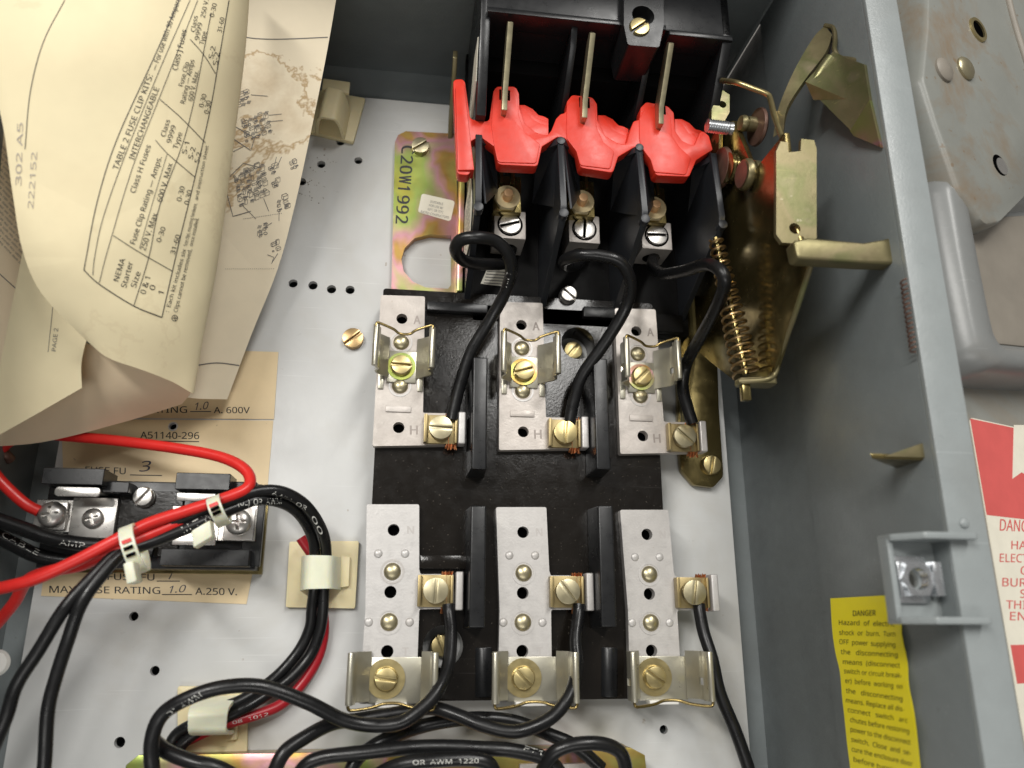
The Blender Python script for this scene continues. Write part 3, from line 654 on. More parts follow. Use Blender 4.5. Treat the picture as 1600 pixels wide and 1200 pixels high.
# ---------------------------------------------------------------- zinc bracket left of the switch
zb = thing('zinc_bracket', 'iridescent yellow zinc bracket stamped C20W1992 beside the switch', 'bracket', P(665, 340, 0))
o1 = [(611, 470), (617, 222), (622, 211), (634, 205), (712, 209), (714, 300), (716, 470)]
Dh = [(705, 368), (672, 366), (648, 372), (632, 388), (627, 405), (631, 424), (645, 440), (665, 449), (700, 451), (705, 445)]
mbz = MB().prism(FLAT, [U(x, y, 3) for x, y in o1], .3, 3, [catmull_c for catmull_c in [[U(x, y, 3) for x, y in Dh]]])
part('plate', mbz, M['zinc_iris'], zb); zbv = mbz.bvh()
fx = U(714, 350, 3)[0]
part('flange', MB().prism(yz(fx), [(U(700, 470, 3)[1], .5), (U(700, 470, 3)[1], 12), (U(705, 205, 12)[1] - 3, 12), (U(705, 205, 12)[1], 8), (U(705, 205, 3)[1], .5)], 0, 1.8), M['zinc_iris'], zb, bevel=.4)
part('tab', MB().prism(yz(U(703, 150, 10)[0]), [(U(705, 205, 3)[1] - 4, 2), (U(705, 205, 3)[1] + 1, 8), (U(703, 98, 20)[1] - 1, 24), (U(703, 98, 20)[1] + 2, 24), (U(705, 205, 3)[1] + 6, 2)], 0, 1.6), M['zinc_gold'], zb, bevel=.3)
place('screw', ID['bracket_screw'], zb, (*U(657, 229, 4), 3.0), math.radians(38))
b = MB().prism(FLAT, fillet([U(x, y, 3.2) for x, y in ((653, 331), (659, 302), (711, 314), (704, 346))], .9), 3.0, 3.15); part('sticker', b, M['label_cream'], zb); k = Ink(b.bvh(), .06)
for i, t in enumerate(('SUITABLE', 'FOR USE W/', '60°C OR 75°C', 'RATED CONDUCTORS')):
    w = (20, 22, 24, 44)[i]; cx, cy = 682 - i * .9, 316.5 + i * 6.2; k.text(t, (cx - w / 2, cy - w * .11 + 2), (cx + w / 2, cy + w * .11 + 2), 3.6)
k.build('lettering', M['ink_grey'], zb)
k = Ink(zbv, .05)
for i, ch in enumerate('C20W1992'):
    t = i / 7; x = 627.5 - 9 * t; y = 233 + 109 * t; k.text(ch, (x, y - 6), (x - .5, y + (6 if ch != '1' else -1)), 19, bold=.03)
k.build('stamped_text', M['ink'], zb)
# ---------------------------------------------------------------- disconnect switch
sw = thing('disconnect_switch', 'black three pole disconnect switch with red crossbar and brass blades', 'switch', (55, 140, 3))
BX = [18.4, 43.6, 68.4, 92.6]
part('base', MB().box(16.5, 95, 93.5, 200, 3, 8), M['black_matte'], sw, bevel=.5)
part('back_wall', MB().box(18, 94, 171, 200, 8, 36), M['black_matte'], sw, bevel=.5)
part('step', MB().box(20, 92, 93.6, 100, 8, 11), M['black_matte'], sw, bevel=.5)
for i, x in enumerate(BX):                                            # walls between the line terminals
    pr = [(141.5, 44.5), (118, 47), (114.2, 46), (112.5, 41), (99, 8), (168, 8), (160, 14)]
    if i == 0: pr = [(141, 44.5), (118, 46.5), (115, 45), (112, 36), (100, 8), (168, 8), (160, 14)]
    w = 1.0
    bar = part('terminal_barrier', MB().prism(yz(x - w), pr, 0, 2 * w), M['barrier_plastic'], sw, bevel=.15, seg=1)
    part('barrier_pin', MB().cyl((x, 115.2, 44), (x, 115.2, 47.2), 1.45, n=16), M['barrier_plastic'], bar, bevel=.15)
    if 0 < i < 3: part('barrier_tip', MB().cyl((x, 141, 41), (x, 141, 45.1), 1.3, n=16), M['barrier_plastic'], bar, bevel=.15)
    RL = {0: [(748, 218, 43.5), (773, 232, 36), (775, 300, 26), (757, 318, 44)], 1: [(878, 222, 43.5), (901, 239, 36), (904, 305, 26), (891, 326, 45)], 2: [(999, 235, 43.5), (1018, 252, 36), (1020, 318, 26), (1009, 338, 45)]}
    LL = {1: [(874, 222, 43.8), (842, 236, 36), (834, 318, 20), (886, 326, 45)], 2: [(995, 235, 43.8), (963, 250, 36), (956, 330, 20), (1004, 338, 45)], 3: [(1117, 247, 43.8), (1084, 264, 36), (1076, 345, 20), (1128, 350, 45)]}
    for q in (RL.get(i), LL.get(i)):                                  # leaves flaring to both sides of the wall, with a thick rim
        if q:
            c = [P(*p) for p in q]; lf = part('barrier_leaf', MB().add(c, [[0, 1, 2, 3]]), M['barrier_plastic'], bar, solid=.6)
            part('leaf_rim', MB().add([P(q[0][0], q[0][1] - 4, q[0][2] + .5), P(q[1][0], q[1][1] - 4, q[1][2] + .5), P(q[1][0], q[1][1] + 4, q[1][2] + .5), P(q[0][0], q[0][1] + 5, q[0][2] + .5)], [[0, 1, 2, 3]]), M['barrier_plastic'], bar, solid=.8)
# line terminals
LUG = [(797, 350), (913, 357), (1026, 367)]
for i, (x, y) in enumerate(LUG):
    c = U(x, y, 21); lg = part('terminal_lug', MB().box(c[0] - 5.2, c[0] + 5.2, c[1] - 5.2, c[1] + 4.8, 9, 21), M['tin_worn'], sw, bevel=.3)
    part('lug_ring', MB().ring((c[0], c[1] - .2, 20.95), 3.6, 4.2, .12, 28), M['hole_shade'], lg)
    place('lug_screw', ID['lug_screw'], lg, (c[0], c[1] - .2, 20.5), (.3, 1.5, .03)[i])
    part('wire_socket', MB().cyl((c[0], c[1] - 5.3, 14), (c[0], c[1] - 5.1, 14), 3.0, n=18), M['hole_shade'], lg)
    d = U(x - 4, y - 42, 26)
    part('stud_plate', MB().box(d[0] - 4.6, d[0] + 4.8, d[1] - 4.3, d[1] + 9, 8, 24), M['zinc_dark'], sw, bevel=.3)
    nu = part('stud_nut', MB().prism(FLAT, circ(*d, 4.3, 6), 24, 25.7), M['brass_lit'], sw, bevel=.3)
    part('stud_washer', MB().ring((*d, 25.7), 2.3, 4.1, .6, 28), M['brass_lit'], nu)
    part('stud', MB().cyl((*d, 24), (*d, 29), 1.75, 1.5, n=18), M['copper_lit'], nu, bevel=.3)
    part('contact_jaw', MB().box(d[0] - 2.6, d[0] - 1.4, d[1] + 5, d[1] + 20, 10, 26).box(d[0] + 1.2, d[0] + 2.4, d[1] + 5, d[1] + 20, 10, 26), M['zinc_dark'], sw, bevel=.3)
# centre screw at the foot of the switch
place('foot_screw', ID['steel_screw'], sw, (*U(888, 461, 12), 11.0), -.7)
# upper housing
hs = part('housing_bar', MB().prism(xz(171), [(38, 19), (58, 19), (58, 95.5), (38, 95.5)], 3.4, 29.5), M['black_plastic'], sw, bevel=.6)
part('housing_lip', MB().box(19, 74, 173.2, 175, 52, 59.5), M['black_plastic'], hs, bevel=.4)
part('housing_lip', MB().box(75, 95.5, 172.2, 174, 51, 59), M['black_plastic'], hs, bevel=.4)
part('housing_side', MB().prism(yz(17.2), [(146, 8), (146, 47), (154, 50), (174, 57.5), (200, 57.5), (200, 8)], 0, 3), M['black_plastic'], sw, bevel=.5)
part('housing_side', MB().prism(yz(92.4), [(150, 8), (150, 36), (158, 46), (172, 58), (200, 58), (200, 8)], 0, 3), M['black_plastic'], sw, bevel=.5)
for x in (46.0, 70.0): part('phase_wall', MB().prism(yz(x - 1), [(150, 8), (152, 34), (168, 54), (174, 57), (174, 8)], 0, 2), M['black_plastic'], sw, bevel=.4)
tq = [(975, -30), (975, 40), (981, 70), (1030, 74), (1037, 40), (1037, -30)]
tz = 62; tp = [U(x, y, tz) for x, y in tq]; tc = U(1005, 24, tz)
tabp = part('screw_tab', MB().prism(FLAT, fillet(tp, 1, 3), 46, tz, [circ(*tc, 3.5, 24)]), M['black_plastic'], sw)
place('screw', ID['lower_clip_screw'], tabp, (*U(999, 43, 62), 60.6), .7); part('screw_seat', MB().cyl((*tc, 50), (*tc, 55.4), 3.4), M['black_matte'], tabp)
# red crossbar: body outline, three blade fingers
ro = [(708, 124), (726, 123), (735, 186), (764, 190), (771, 142), (776, 135), (806, 135), (811, 146), (812, 170), (820, 192), (836, 206), (855, 212), (862, 203), (869, 185), (876, 178), (884, 176), (886, 158), (894, 148), (926, 152), (933, 162), (934, 188), (946, 212), (964, 223), (978, 226), (985, 202), (990, 189), (999, 187), (1001, 168), (1010, 159), (1044, 166), (1053, 176), (1055, 204), (1066, 220), (1084, 228), (1096, 202), (1108, 212), (1114, 234), (1110, 236), (1088, 250), (1077, 276), (1024, 274), (1019, 250), (1004, 232), (991, 230), (966, 245), (958, 270), (907, 262), (902, 236), (882, 215), (871, 214), (847, 229), (840, 260), (778, 257), (774, 230), (750, 213), (736, 220), (735, 274), (714, 272)]
ZR0, ZR1 = 39.6, 44
rp = [U(x, y, ZR1) for x, y in ro]
rb = part('red_crossbar', MB().prism(FLAT, fillet(rp, 1.3, 3), ZR0, ZR1), M['red_plastic'], sw, bevel=.35, seg=2, label='red plastic crossbar carrying the three blades')
for f in ([(769, 188), (772, 142), (778, 135), (805, 135), (811, 146), (812, 172), (822, 200), (846, 218), (840, 249), (779, 247), (774, 224)], [(887, 196), (888, 158), (896, 148), (925, 152), (933, 162), (935, 192), (946, 216), (963, 230), (957, 258), (909, 252), (903, 230), (888, 210)], [(1002, 208), (1002, 178), (1012, 161), (1043, 166), (1052, 176), (1054, 206), (1066, 224), (1084, 240), (1076, 267), (1026, 263), (1020, 243), (1004, 222)]):
    p = [U(x, y, 46.5) for x, y in f]; cx = sum(a for a, _ in p) / len(p); cy = sum(b_ for _, b_ in p) / len(p)
    part('blade_holder', MB().prism(FLAT, fillet(p, 1.1, 3), 41, 44.35), M['red_plastic'], rb, bevel=.3, seg=2)
for x, y in ((833, 200), (958, 216), (1078, 222)):
    for j in range(3):
        o_ = (j + 1) * 5.5; arc = [(x - 24, y - 36), (x - 21 + o_ * .5, y - 36), (x - 17 + o_, y - 28 - o_ * .1), (x - 8 + o_, y - 12 - o_ * .5), (x + 8 + o_ * .5, y - 2 - o_), (x + 24, y + 2 - o_), (x + 24, y + 12), (x - 24, y + 8)]
        part('corner_rib', MB().prism(FLAT, [U(a_, b_, 42 - j * 2.0) for a_, b_ in arc], 36.5 - j * .1, 42 - j * 2.0), M['red_plastic'], rb, bevel=.15)
pl = [U(x, y, 46) for x, y in ((712, 132), (726, 126), (733, 190), (742, 262), (716, 262))]
part('end_arm', MB().prism(FLAT, pl, 39.7, 44.8), M['red_plastic'], rb, bevel=.4)
for (xa, ya, xb, yb) in ((789, 148, 801, 36), (914, 160, 930, 53), (1033, 170, 1055, 69)):
    a = U(xa, ya, 48); c = P(xb, yb, 60)
    g = U(xa, ya, 45); part('blade_slot', MB().box(g[0] - 1.7, g[0] + 1.7, g[1] - 1.5, g[1] + 2.2, 44.2, 44.42), M['hole_shade'], rb)  # blade slot is a thin sheet coloured as shade
    part('knife_blade', MB().prism(yz(a[0] - .85), [(a[1] - 5, 47.4), (a[1], 48.4), (c.y, 60.4), (c.y + 1.4, 59), (c.y + .6, 55.5), (a[1] + 4, 45), (a[1] - 5, 43)], 0, 1.7), M['brass_pale'], rb, bevel=.35)
# paper labels on the outer side of the switch
lb = MB().prism(yz(17.0), [(151, 14), (150.5, 30), (158, 47), (170, 52), (172, 40), (160, 16)], -.12, .15); part('side_label', lb, M['label_cream'], sw)
lb2 = MB().prism(yz(16.9), [(112, 12), (110, 34), (120, 40), (133, 36), (133, 12)], -.0, .22); part('side_label', lb2, M['label_cream'], sw)
for bb_ in (lb, lb2):
    b = MB(); ys = [p.y for p in bb_.v]; y_a, y_b = min(ys), max(ys)
    for r in range(6):
        z = 17 + r * 3.2; yy = y_a + 4 + (r * 1.3 if bb_ is lb else 0)
        while yy < y_b - 4 - (0 if bb_ is lb2 else (5 - r) * .8):
            w = random.uniform(.6, 2.2); b.add([(16.86, yy, z), (16.86, yy + w, z), (16.86, yy + w, z + .9), (16.86, yy, z + .9)], [[0, 1, 2, 3]]); yy += w + .6
    part('label_print', b, M['ink_grey'], sw)
sp = MB().prism(FLAT, [U(x, y, 8.3) for x, y in ((751, 443), (764, 413), (796, 414), (788, 447))], 8.0, 8.25); part('base_label', sp, M['label_cream'], sw); k = Ink(sp.bvh(), .06)
for r in range(6): k.line([(762 + r * -1.2, 419 + r * 4.6), (790 - r * .6, 421 + r * 4.6)], 1.6)
k.build('base_label_print', M['ink_grey'], sw)

# ---------------------------------------------------------------- operating mechanism right of the switch
om = thing('operating_mechanism', 'yellow zinc operating mechanism with coil spring between switch and right wall', 'mechanism', (98, 95, 3))
ft = [(1058, 462), (1060, 690), (1065, 735), (1085, 758), (1115, 762), (1131, 744), (1124, 640), (1118, 462)]
part('foot_plate', MB().prism(FLAT, fillet([U(x, y, 3.5) for x, y in ft], 2, 3), .3, 3.5), M['zinc_dark'], om, bevel=.5)
part('foot_flange', MB().prism(yz(U(1061, 600, 5)[0]), [(U(1061, 690, 5)[1], 3), (U(1061, 470, 5)[1], 3), (U(1061, 470, 5)[1], 6), (U(1061, 690, 5)[1], 6)], 0, 1.2), M['zinc_gold'], om, bevel=.3)
place('foot_screw', ID['clip_screw'], om, (*U(1112, 726, 5), 3.5), 1.35)
SX = 97.5
e1, e2, e3 = PX(1262, 415, SX), PX(1215, 560, SX), PX(1208, 590, SX)
part('side_plate', MB().prism(yz(SX), [(66, 40), (e3.y, e3.z - 4), (e3.y, e3.z - 1), (e2.y, e2.z), (e1.y, e1.z), (98, 79), (126, 79), (126, 60), (150, 50), (165, 20), (150, 8), (88, 8)], 0, 1.6), M['zinc_dark'], om, bevel=.3, label='dark polished zinc side plate mirroring the spring')
lipa, lipb = P(1132, 594, 46), P(1206, 588, 60)
part('bottom_lip', MB().prism(xz(e3.y - 1.6), fillet([(54, lipa.x - 1), (58, lipa.x - 1), (e3.z, SX - 3), (e3.z, SX + 1.4), (54, SX + 1.4)], 1, 3), 0, 1.7), M['zinc_gold'], om, bevel=.3)
part('lip_edge', MB().tube(catmull([Vector((SX + .8, e1.y, e1.z)), Vector((SX + .8, (e1.y + e2.y) / 2, (e1.z + e2.z) / 2)), Vector((SX + .8, e2.y + 1, e2.z)), Vector((SX + .8, e3.y + 1.4, e3.z)), Vector((SX - 2, e3.y - .6, e3.z)), Vector((lipa.x - 1, e3.y - .8, 57.4))], 8), .75, 10), M['zinc_gold'], om)
part('spring_guide', MB().prism(xz(e3.y - 6), [(55.5, 89.4), (57.5, 89.4), (57.5, 91.8), (55.5, 91.8)], 0, 6), M['zinc_dark'], om, bevel=.3)
# spring
sa_, sb_ = P(1118, 372, 50), P(1166, 586, 52); sb_.y = max(sb_.y, e3.y + .6); ax = (sb_ - sa_).normalized(); a = ax.orthogonal().normalized(); bb2 = ax.cross(a)
turns = 18; n = turns * 18; pts = []
for i in range(n + 1):
    t = i / n; r = 1.9 + 1.7 * min(1, t * 1.25); an = 2 * math.pi * i / 18; pts.append(sa_.lerp(sb_, t) + (a * math.cos(an) + bb2 * math.sin(an)) * r)
part('coil_spring', MB().tube(pts, .38, 7), M['bronze'], om)
part('spring_rod', MB().cyl(sa_, sb_, .9, n=10), M['zinc_dark'], om)
# front flange with notch and hole
fl = [(1213, 236), (1220, 221), (1231, 222), (1232, 238), (1251, 236), (1252, 217), (1272, 219), (1276, 232), (1276, 372), (1262, 381), (1222, 379), (1213, 366)]
fq = [U(x, y, 80) for x, y in fl]
part('front_flange', MB().prism(FLAT, fq, 78.6, 80, [circ(*U(1242, 357, 80), 1.55, 18)]), M['zinc_gold'], om)
# bent rod
part('bent_rod', MB().tube(catmull([P(x, y, z) for x, y, z in ((1128, 126, 52), (1150, 129, 60), (1175, 138, 62), (1198, 147, 64), (1204, 156, 65), (1210, 180, 68), (1222, 214, 72))], 6), .85, 10), M['brass'], om)
part('back_plate', MB().prism(yz(94.5), [(128, 8), (128, 40), (150, 46), (172, 36), (176, 8)], 0, 1.4), M['zinc_dark'], om, bevel=.3)
part('link_plate', MB().prism(FLAT, [U(x, y, 46) for x, y in ((1112, 170), (1128, 140), (1140, 148), (1140, 175), (1126, 200), (1112, 196))], 43.5, 46, [circ(*U(1129, 163, 46), 1.3, 14)]), M['zinc_gold'], om)
def pin(px, py, z, stations, n=24):                                   # lathed along x: (length, radius) stations
    c = P(px, py, z); return MB().lathe([(r, h) for h, r in stations], c, (1, 0, -.06), n)
thr = [(0, .4), (.2, 2.0)]
for i in range(9): thr += [(.3 + i * .8, 2.05), (.7 + i * .8, 1.7)]
thr += [(8.2, 2.0), (8.4, .5)]
part('threaded_post', pin(1104, 196, 54, thr), M['zinc_bright'], om)
part('hinge_pin', pin(1156, 192, 54, [(0, .4), (.1, 2.2), (.9, 2.5), (1.6, 2.5), (1.7, 1.9), (2.2, 1.9), (2.3, 2.3), (8, 2.3), (8.1, .5)]), M['zinc_gold'], om)
part('hinge_disc', pin(1180, 198, 54, [(0, .5), (.2, 5.6), (1.0, 5.9), (1.6, 5.4), (1.7, .5)]), M['rust_brown'], om)
part('roller', pin(1123, 262, 44, [(0, .4), (.1, 6.2), (1.2, 6.6), (1.8, 6.2), (1.9, 4.5), (8, 4.5), (8.1, .4)]), M['rust_brown'], om)
tw = [(0, 3.8)]
for i in range(6): tw += [(i * 1.1 + .2, 4.7), (i * 1.1 + .8, 4.3)]
part('torsion_spring', pin(1134, 262, 48, tw + [(7, 3.8)]), M['zinc_dark'], om)
ro_ = part('roller', pin(1158, 272, 58, [(0, .4), (.05, 3.2), (.3, 4.3), (1.2, 4.7), (2.0, 4.7), (2.1, 3.6), (3, 3.6), (3.1, 4.4), (9, 4.4), (9.1, .4)]), M['zinc_gold'], om)
part('roller_face', pin(1157, 272, 58, [(0, .3), (.02, 2.6), (.12, 3.9), (.2, .3)]), M['rust_brown'], ro_)
# ---------------------------------------------------------------- handle lever from the wall
hl = thing('handle_lever', 'worn green gold zinc lever bent out from the right wall', 'lever', PX(1370, 160, 115))
arm = [(1208, 214, 64), (1216, 170, 68), (1240, 112, 72), (1270, 60, 75), (1289, 40, 76)]
arm2 = [(1224, 206, 66), (1230, 168, 70), (1258, 124, 74), (1290, 82, 78), (1300, 54, 78)]
rows = [[p, q] for p, q in zip(catmull([P(*a) for a in arm], 5), catmull([P(*a) for a in arm2], 5))]
part('arm', MB().grid(rows), M['zinc_gold'], hl, solid=1.4, bevel=.0)
part('arm_end', MB().tube(catmull([P(1289, 40, 76), P(1302, 44, 78), P(1305, 62, 79), P(1304, 78, 80), P(1312, 90, 81), P(1330, 93, 84), P(1368, 101, 89)], 6), .7, 8), M['zinc_gold'], hl)
V3 = lambda *a: Vector((min(P(*a).x, XR + .4), P(*a).y, P(*a).z))
pv = [V3(1262, 130, 75), V3(1276, 147, 75.5), V3(1291, 147, 77), V3(1334, 206, 82.5), V3(1388, 160, 89.5), V3(1371, 104, 89.5), V3(1330, 93, 84.5), V3(1306, 84, 80), V3(1330, 150, 83)]
part('bent_plate', MB().add(pv, [[8, 0, 1], [8, 1, 2], [8, 2, 3], [8, 3, 4], [8, 4, 5], [8, 5, 6], [8, 6, 7], [8, 7, 0]]), M['zinc_gold'], hl, solid=1.3)
part('toe', MB().add([V3(1334, 206, 82.5), V3(1388, 160, 89.5), V3(1398, 233, 91), V3(1340, 214, 83)], [[0, 1, 2, 3]]), M['zinc_iris'], hl, solid=1.3)
part('boss', MB().tube(catmull([P(1270, 134, 75.5), P(1284, 112, 77.5), P(1300, 90, 80)], 5), 1.7, 12), M['zinc_gold'], hl)
# ---------------------------------------------------------------- small two pole fuse holder on the left
fh = thing('fuse_holder', 'small black two pole fuse holder with steel clips under the red wires', 'fuse holder', P(235, 815, 0))
T = lambda x, y, z: P(x, y, z).xy
def bx(name, a, c, z0, z1, m, par=fh, bevel=.18, seg=1):
    p, q = T(*a, z1), T(*c, z1); return part(name, MB().box(p[0], q[0], q[1], p[1], z0, z1), M[m], par, bevel=bevel, seg=seg)
base_o = [(72, 742), (410, 762), (398, 890), (68, 882)]
bo = [P(x, y, 9).xy for x, y in base_o]; xa, xb = P(70, 800, 9).x, P(405, 820, 9).x; ya, yb = P(230, 889, 9).y, P(230, 752, 9).y
part('base', MB().box(xa, xb, ya, yb, .25, 9), M['black_plastic'], fh, bevel=.5)
part('base_skirt', MB().box(xa + .6, xb + .9, ya - .8, yb + .3, .25, 2.2), M['zinc_dark'], fh, bevel=.2)
bx('end_wall', (68, 730), (160, 758), 9, 20, 'black_plastic'); bx('end_wall', (276, 738), (358, 766), 9, 18, 'black_plastic')
bx('end_wall', (252, 857), (388, 885), 9, 15, 'black_plastic'); bx('center_rib', (160, 752), (200, 770), 9, 16, 'black_plastic')
bx('center_rib', (358, 752), (400, 772), 9, 13, 'black_plastic')
bx('corner_block', (386, 765), (405, 885), 9, 11, 'black_plastic')
bx('middle_pad', (178, 766), (276, 870), 9, 10, 'base_plastic')
place('screw', ID['steel_screw'], fh, (*T(223, 776, 12), 10.0), .9)
# steel clips
cl = part('clip', MB().box(T(112, 790, 12)[0], T(175, 840, 12)[0], T(140, 845, 12)[1], T(140, 777, 12)[1], 9, 11.5), M['steel'], fh, bevel=.3)
p, q = T(86, 760, 20), T(155, 776, 20); part('clip_lip', MB().prism(FLAT, fillet(rect(p[0], q[1], q[0], p[1]), 1), 19, 19.9), M['steel'], cl, bevel=.2)
part('clip_back', MB().box(p[0] + 2, q[0] - 1, p[1] - .9, p[1], 10, 19.5), M['steel'], cl, bevel=.2)
place('screw', ID['phillips_small'], cl, (*T(145, 810, 12), 11.5), .3)
tpl = bx('terminal_plate', (58, 780), (112, 832), 9, 11, 'steel')
part('terminal_washer', MB().prism(FLAT, fillet(rect(*(T(62, 828, 12)), *(T(108, 784, 12))), .6), 11, 12.2), M['steel'], tpl, bevel=.25)
place('screw', ID['phillips'], tpl, (*T(81, 804, 13), 12.2), .15)
cr = bx('clip', (270, 790), (340, 845), 9, 11.5, 'steel'); p, q = T(277, 770, 17), T(335, 783, 17); part('clip_lip', MB().box(p[0], q[0], q[1], p[1], 16, 17), M['steel'], cr, bevel=.2)
p, q = T(270, 838, 16), T(336, 852, 16); part('clip_lip', MB().box(p[0], q[0], q[1], p[1], 15, 16), M['steel'], cr, bevel=.2)
tp2 = bx('terminal_plate', (346, 784), (398, 846), 9, 11.4, 'steel'); p, q = T(352, 792, 13), T(394, 844, 13)
part('terminal_washer', MB().box(p[0], q[0], q[1], p[1], 11.4, 12.4), M['steel'], tp2, bevel=.25); place('screw', ID['phillips'], tp2, (*T(373, 816, 13), 12.4), .05)

# ---------------------------------------------------------------- tan fuse rating cards stuck on the panel
def card(label, pts, z):
    t = thing('fuse_label', label, 'label', P(*pts[0], 0)); b = MB().prism(FLAT, [tuple(T(x, y, z)) for x, y in pts], z - .14, z); part('card', b, M['label_tan'], t); return t, Ink(b.bvh(), .05)
hole = circ(*U(270, 666, .4), 1.5, 16)
t, k = card('tan fuse card reading 600V partly under the paper sheets', [(120, 652), (428, 655), (435, 550), (120, 540)], .36)
k.text('MAX FUSE RATING', (130, 645), (292, 645), 10, bold=.012); k.text('A. 600V', (334, 645.5), (390, 645.5), 9.5, bold=.012); k.build('lettering', M['ink'], t)
k.mb = MB(); k.text('1.0', (303, 641), (324, 639), 12, up=(.25, -1)).line([(297, 643), (330, 643)], 1.3); k.build('handwriting', M['ink_pen'], t)
t = thing('fuse_label', 'tan fuse card reading A51140-296 above the small fuse holder', 'label', P(100, 735, 0))
b = MB().prism(FLAT, [tuple(T(x, y, .2)) for x, y in ((96, 655), (427, 657), (418, 762), (99, 755))], .06, .2, [hole]); part('card', b, M['label_tan'], t); k = Ink(b.bvh(), .05)
k.text('A51140-296', (219, 685), (311, 686), 10.5, bold=.012).line([(219, 689), (311, 690)], 1.4); k.text('FUSE FU', (133, 739), (196, 741), 10, bold=.012).line([(203, 742), (253, 743)], 1.4); k.build('lettering', M['ink'], t)
k.mb = MB(); k.text('3', (217, 737), (233, 736), 17, up=(.3, -1)); k.build('handwriting', M['ink_pen'], t)
t, k = card('tan fuse card reading 250 V below the small fuse holder', [(64, 931), (385, 944), (398, 878), (72, 868)], .2)
k.text('FUSE FU', (168, 906), (241, 907), 10, bold=.012).line([(245, 908), (281, 908)], 1.4); k.text('MAX FUSE RATING', (77, 926), (250, 928), 10.5, bold=.012).line([(253, 929), (300, 929)], 1.4); k.text('A.250 V.', (305, 929), (370, 930), 10.5, bold=.012); k.build('lettering', M['ink'], t)
k.mb = MB(); k.line([(272, 880), (270, 893), (264, 905)], 1.5); k.text('1.0', (262, 927), (288, 925), 12, up=(.35, -1)); k.build('handwriting', M['ink_pen'], t)

# ---------------------------------------------------------------- wires
WIRES = {}
def wire(name, label, pts, r, m, cat='wire', group=None, n=14, res=7):
    c_ = [P(*p) for p in pts]; jr = random.Random(len(label)); c_ = [p if i < 2 or i > len(c_) - 3 else p + Vector((jr.uniform(-.22, .22), jr.uniform(-.22, .22), jr.uniform(-.3, .3))) for i, p in enumerate(c_)]
    q = catmull(c_, res); b = MB().tube(q, r, n); o = thing(name, label, cat, q[0], group)
    part('insulation', b, M[m], o); WIRES[label] = (o, b); return o, b
def wprint(ob, items, h=8):
    o, b = ob; k = Ink(b.bvh(), .05)
    for t, p0, p1, *hh in items: k.text(t, p0, p1, hh[0] if hh else h)
    k.build('printing', M['wire_print'], o)
G1 = 'black wires from switch to fuse block'; R1 = 1.9
w = wire('black_wire', 'black wire looping from the left switch terminal to the left fuse plate', [(801, 366, 14), (800, 385, 14), (790, 410, 16), (760, 414, 24), (730, 408, 32), (713, 393, 39), (719, 377, 43), (745, 370, 45), (774, 376, 43), (793, 395, 40), (798, 425, 35), (788, 460, 29), (765, 500, 24), (737, 550, 20), (720, 600, 17.5), (709, 640, 16), (706, 656, 15.6)], R1, 'wire_black', group=G1)
wprint(w, [('AWM', (790, 423), (783, 447), 9)])
w = wire('black_wire', 'black wire looping from the middle switch terminal to the middle fuse plate', [(918, 372, 14), (917, 390, 14), (902, 412, 16), (884, 416, 24), (883, 407, 33), (905, 399, 39), (940, 399, 41), (970, 411, 41), (985, 440, 37), (977, 480, 31), (946, 533, 25), (910, 588, 20), (896, 628, 17), (890, 662, 15.6)], R1, 'wire_black', group=G1)
w = wire('black_wire', 'black wire looping from the right switch terminal to the right fuse plate', [(1024, 382, 14), (1022, 398, 15), (1020, 416, 20), (1036, 428, 29), (1070, 422, 42), (1105, 413, 54), (1127, 424, 59), (1131, 450, 57), (1114, 490, 46), (1090, 533, 32), (1080, 552, 26), (1072, 573, 19), (1067, 605, 17), (1074, 636, 16), (1082, 662, 15.6)], R1, 'wire_black', group=G1)
R2 = 1.82; G2 = 'black load wires at the bottom'
w = wire('black_wire', 'black wire from the lower left fuse plate sweeping into the big loop', [(701, 944, 15.6), (702, 960, 16), (704, 990, 18), (700, 1035, 22), (686, 1075, 26), (660, 1108, 28), (625, 1130, 28), (582, 1134, 28), (535, 1123, 29), (480, 1096, 32), (410, 1073, 34), (348, 1075, 35), (294, 1091, 35), (254, 1117, 34), (237, 1152, 33), (238, 1200, 32), (250, 1260, 26)], R2, 'wire_black', group=G2)
wprint(w, [('DI  AWM', (264, 1121), (316, 1088), 8), ('M', (262, 1195), (258, 1180), 7)])
wire('black_wire', 'black wire from the lower middle fuse plate curving left below the clips', [(905, 944, 15.6), (904, 960, 16), (900, 1000, 18), (902, 1040, 21), (890, 1085, 25), (860, 1122, 26), (810, 1143, 27), (760, 1136, 26), (710, 1115, 24), (675, 1106, 22), (630, 1112, 21), (560, 1124, 22), (519, 1132, 24), (472, 1154, 28), (441, 1180, 30), (420, 1230, 30)], R2, 'wire_black', group=G2)
wire('black_wire', 'black wire from the lower right fuse plate running down beside the wall', [(1092, 944, 15.6), (1094, 960, 16), (1101, 990, 17), (1111, 1030, 18), (1126, 1082, 18), (1150, 1142, 18), (1168, 1196, 18), (1180, 1240, 18)], R2, 'wire_black', group=G2)
wire('black_wire', 'black wire arching over the zinc rail from the bottom edge to the right', [(540, 1240, 26), (552, 1195, 26), (578, 1170, 25), (613, 1151, 22), (650, 1137, 18), (694, 1126, 17), (750, 1123, 17), (806, 1127, 17), (862, 1149, 17), (900, 1166, 17), (940, 1200, 16)], R2, 'wire_black', group=G2)
w = wire('black_wire', 'long black wire lying level along the zinc rail at the bottom edge', [(450, 1240, 24), (474, 1200, 27), (504, 1184, 28), (566, 1175, 29), (637, 1169, 29), (694, 1167, 29), (750, 1168, 29), (806, 1174, 29), (859, 1189, 28), (885, 1225, 26)], R2, 'wire_black', group=G2)
wprint(w, [('FT1', (818, 1171), (846, 1180), 7)])
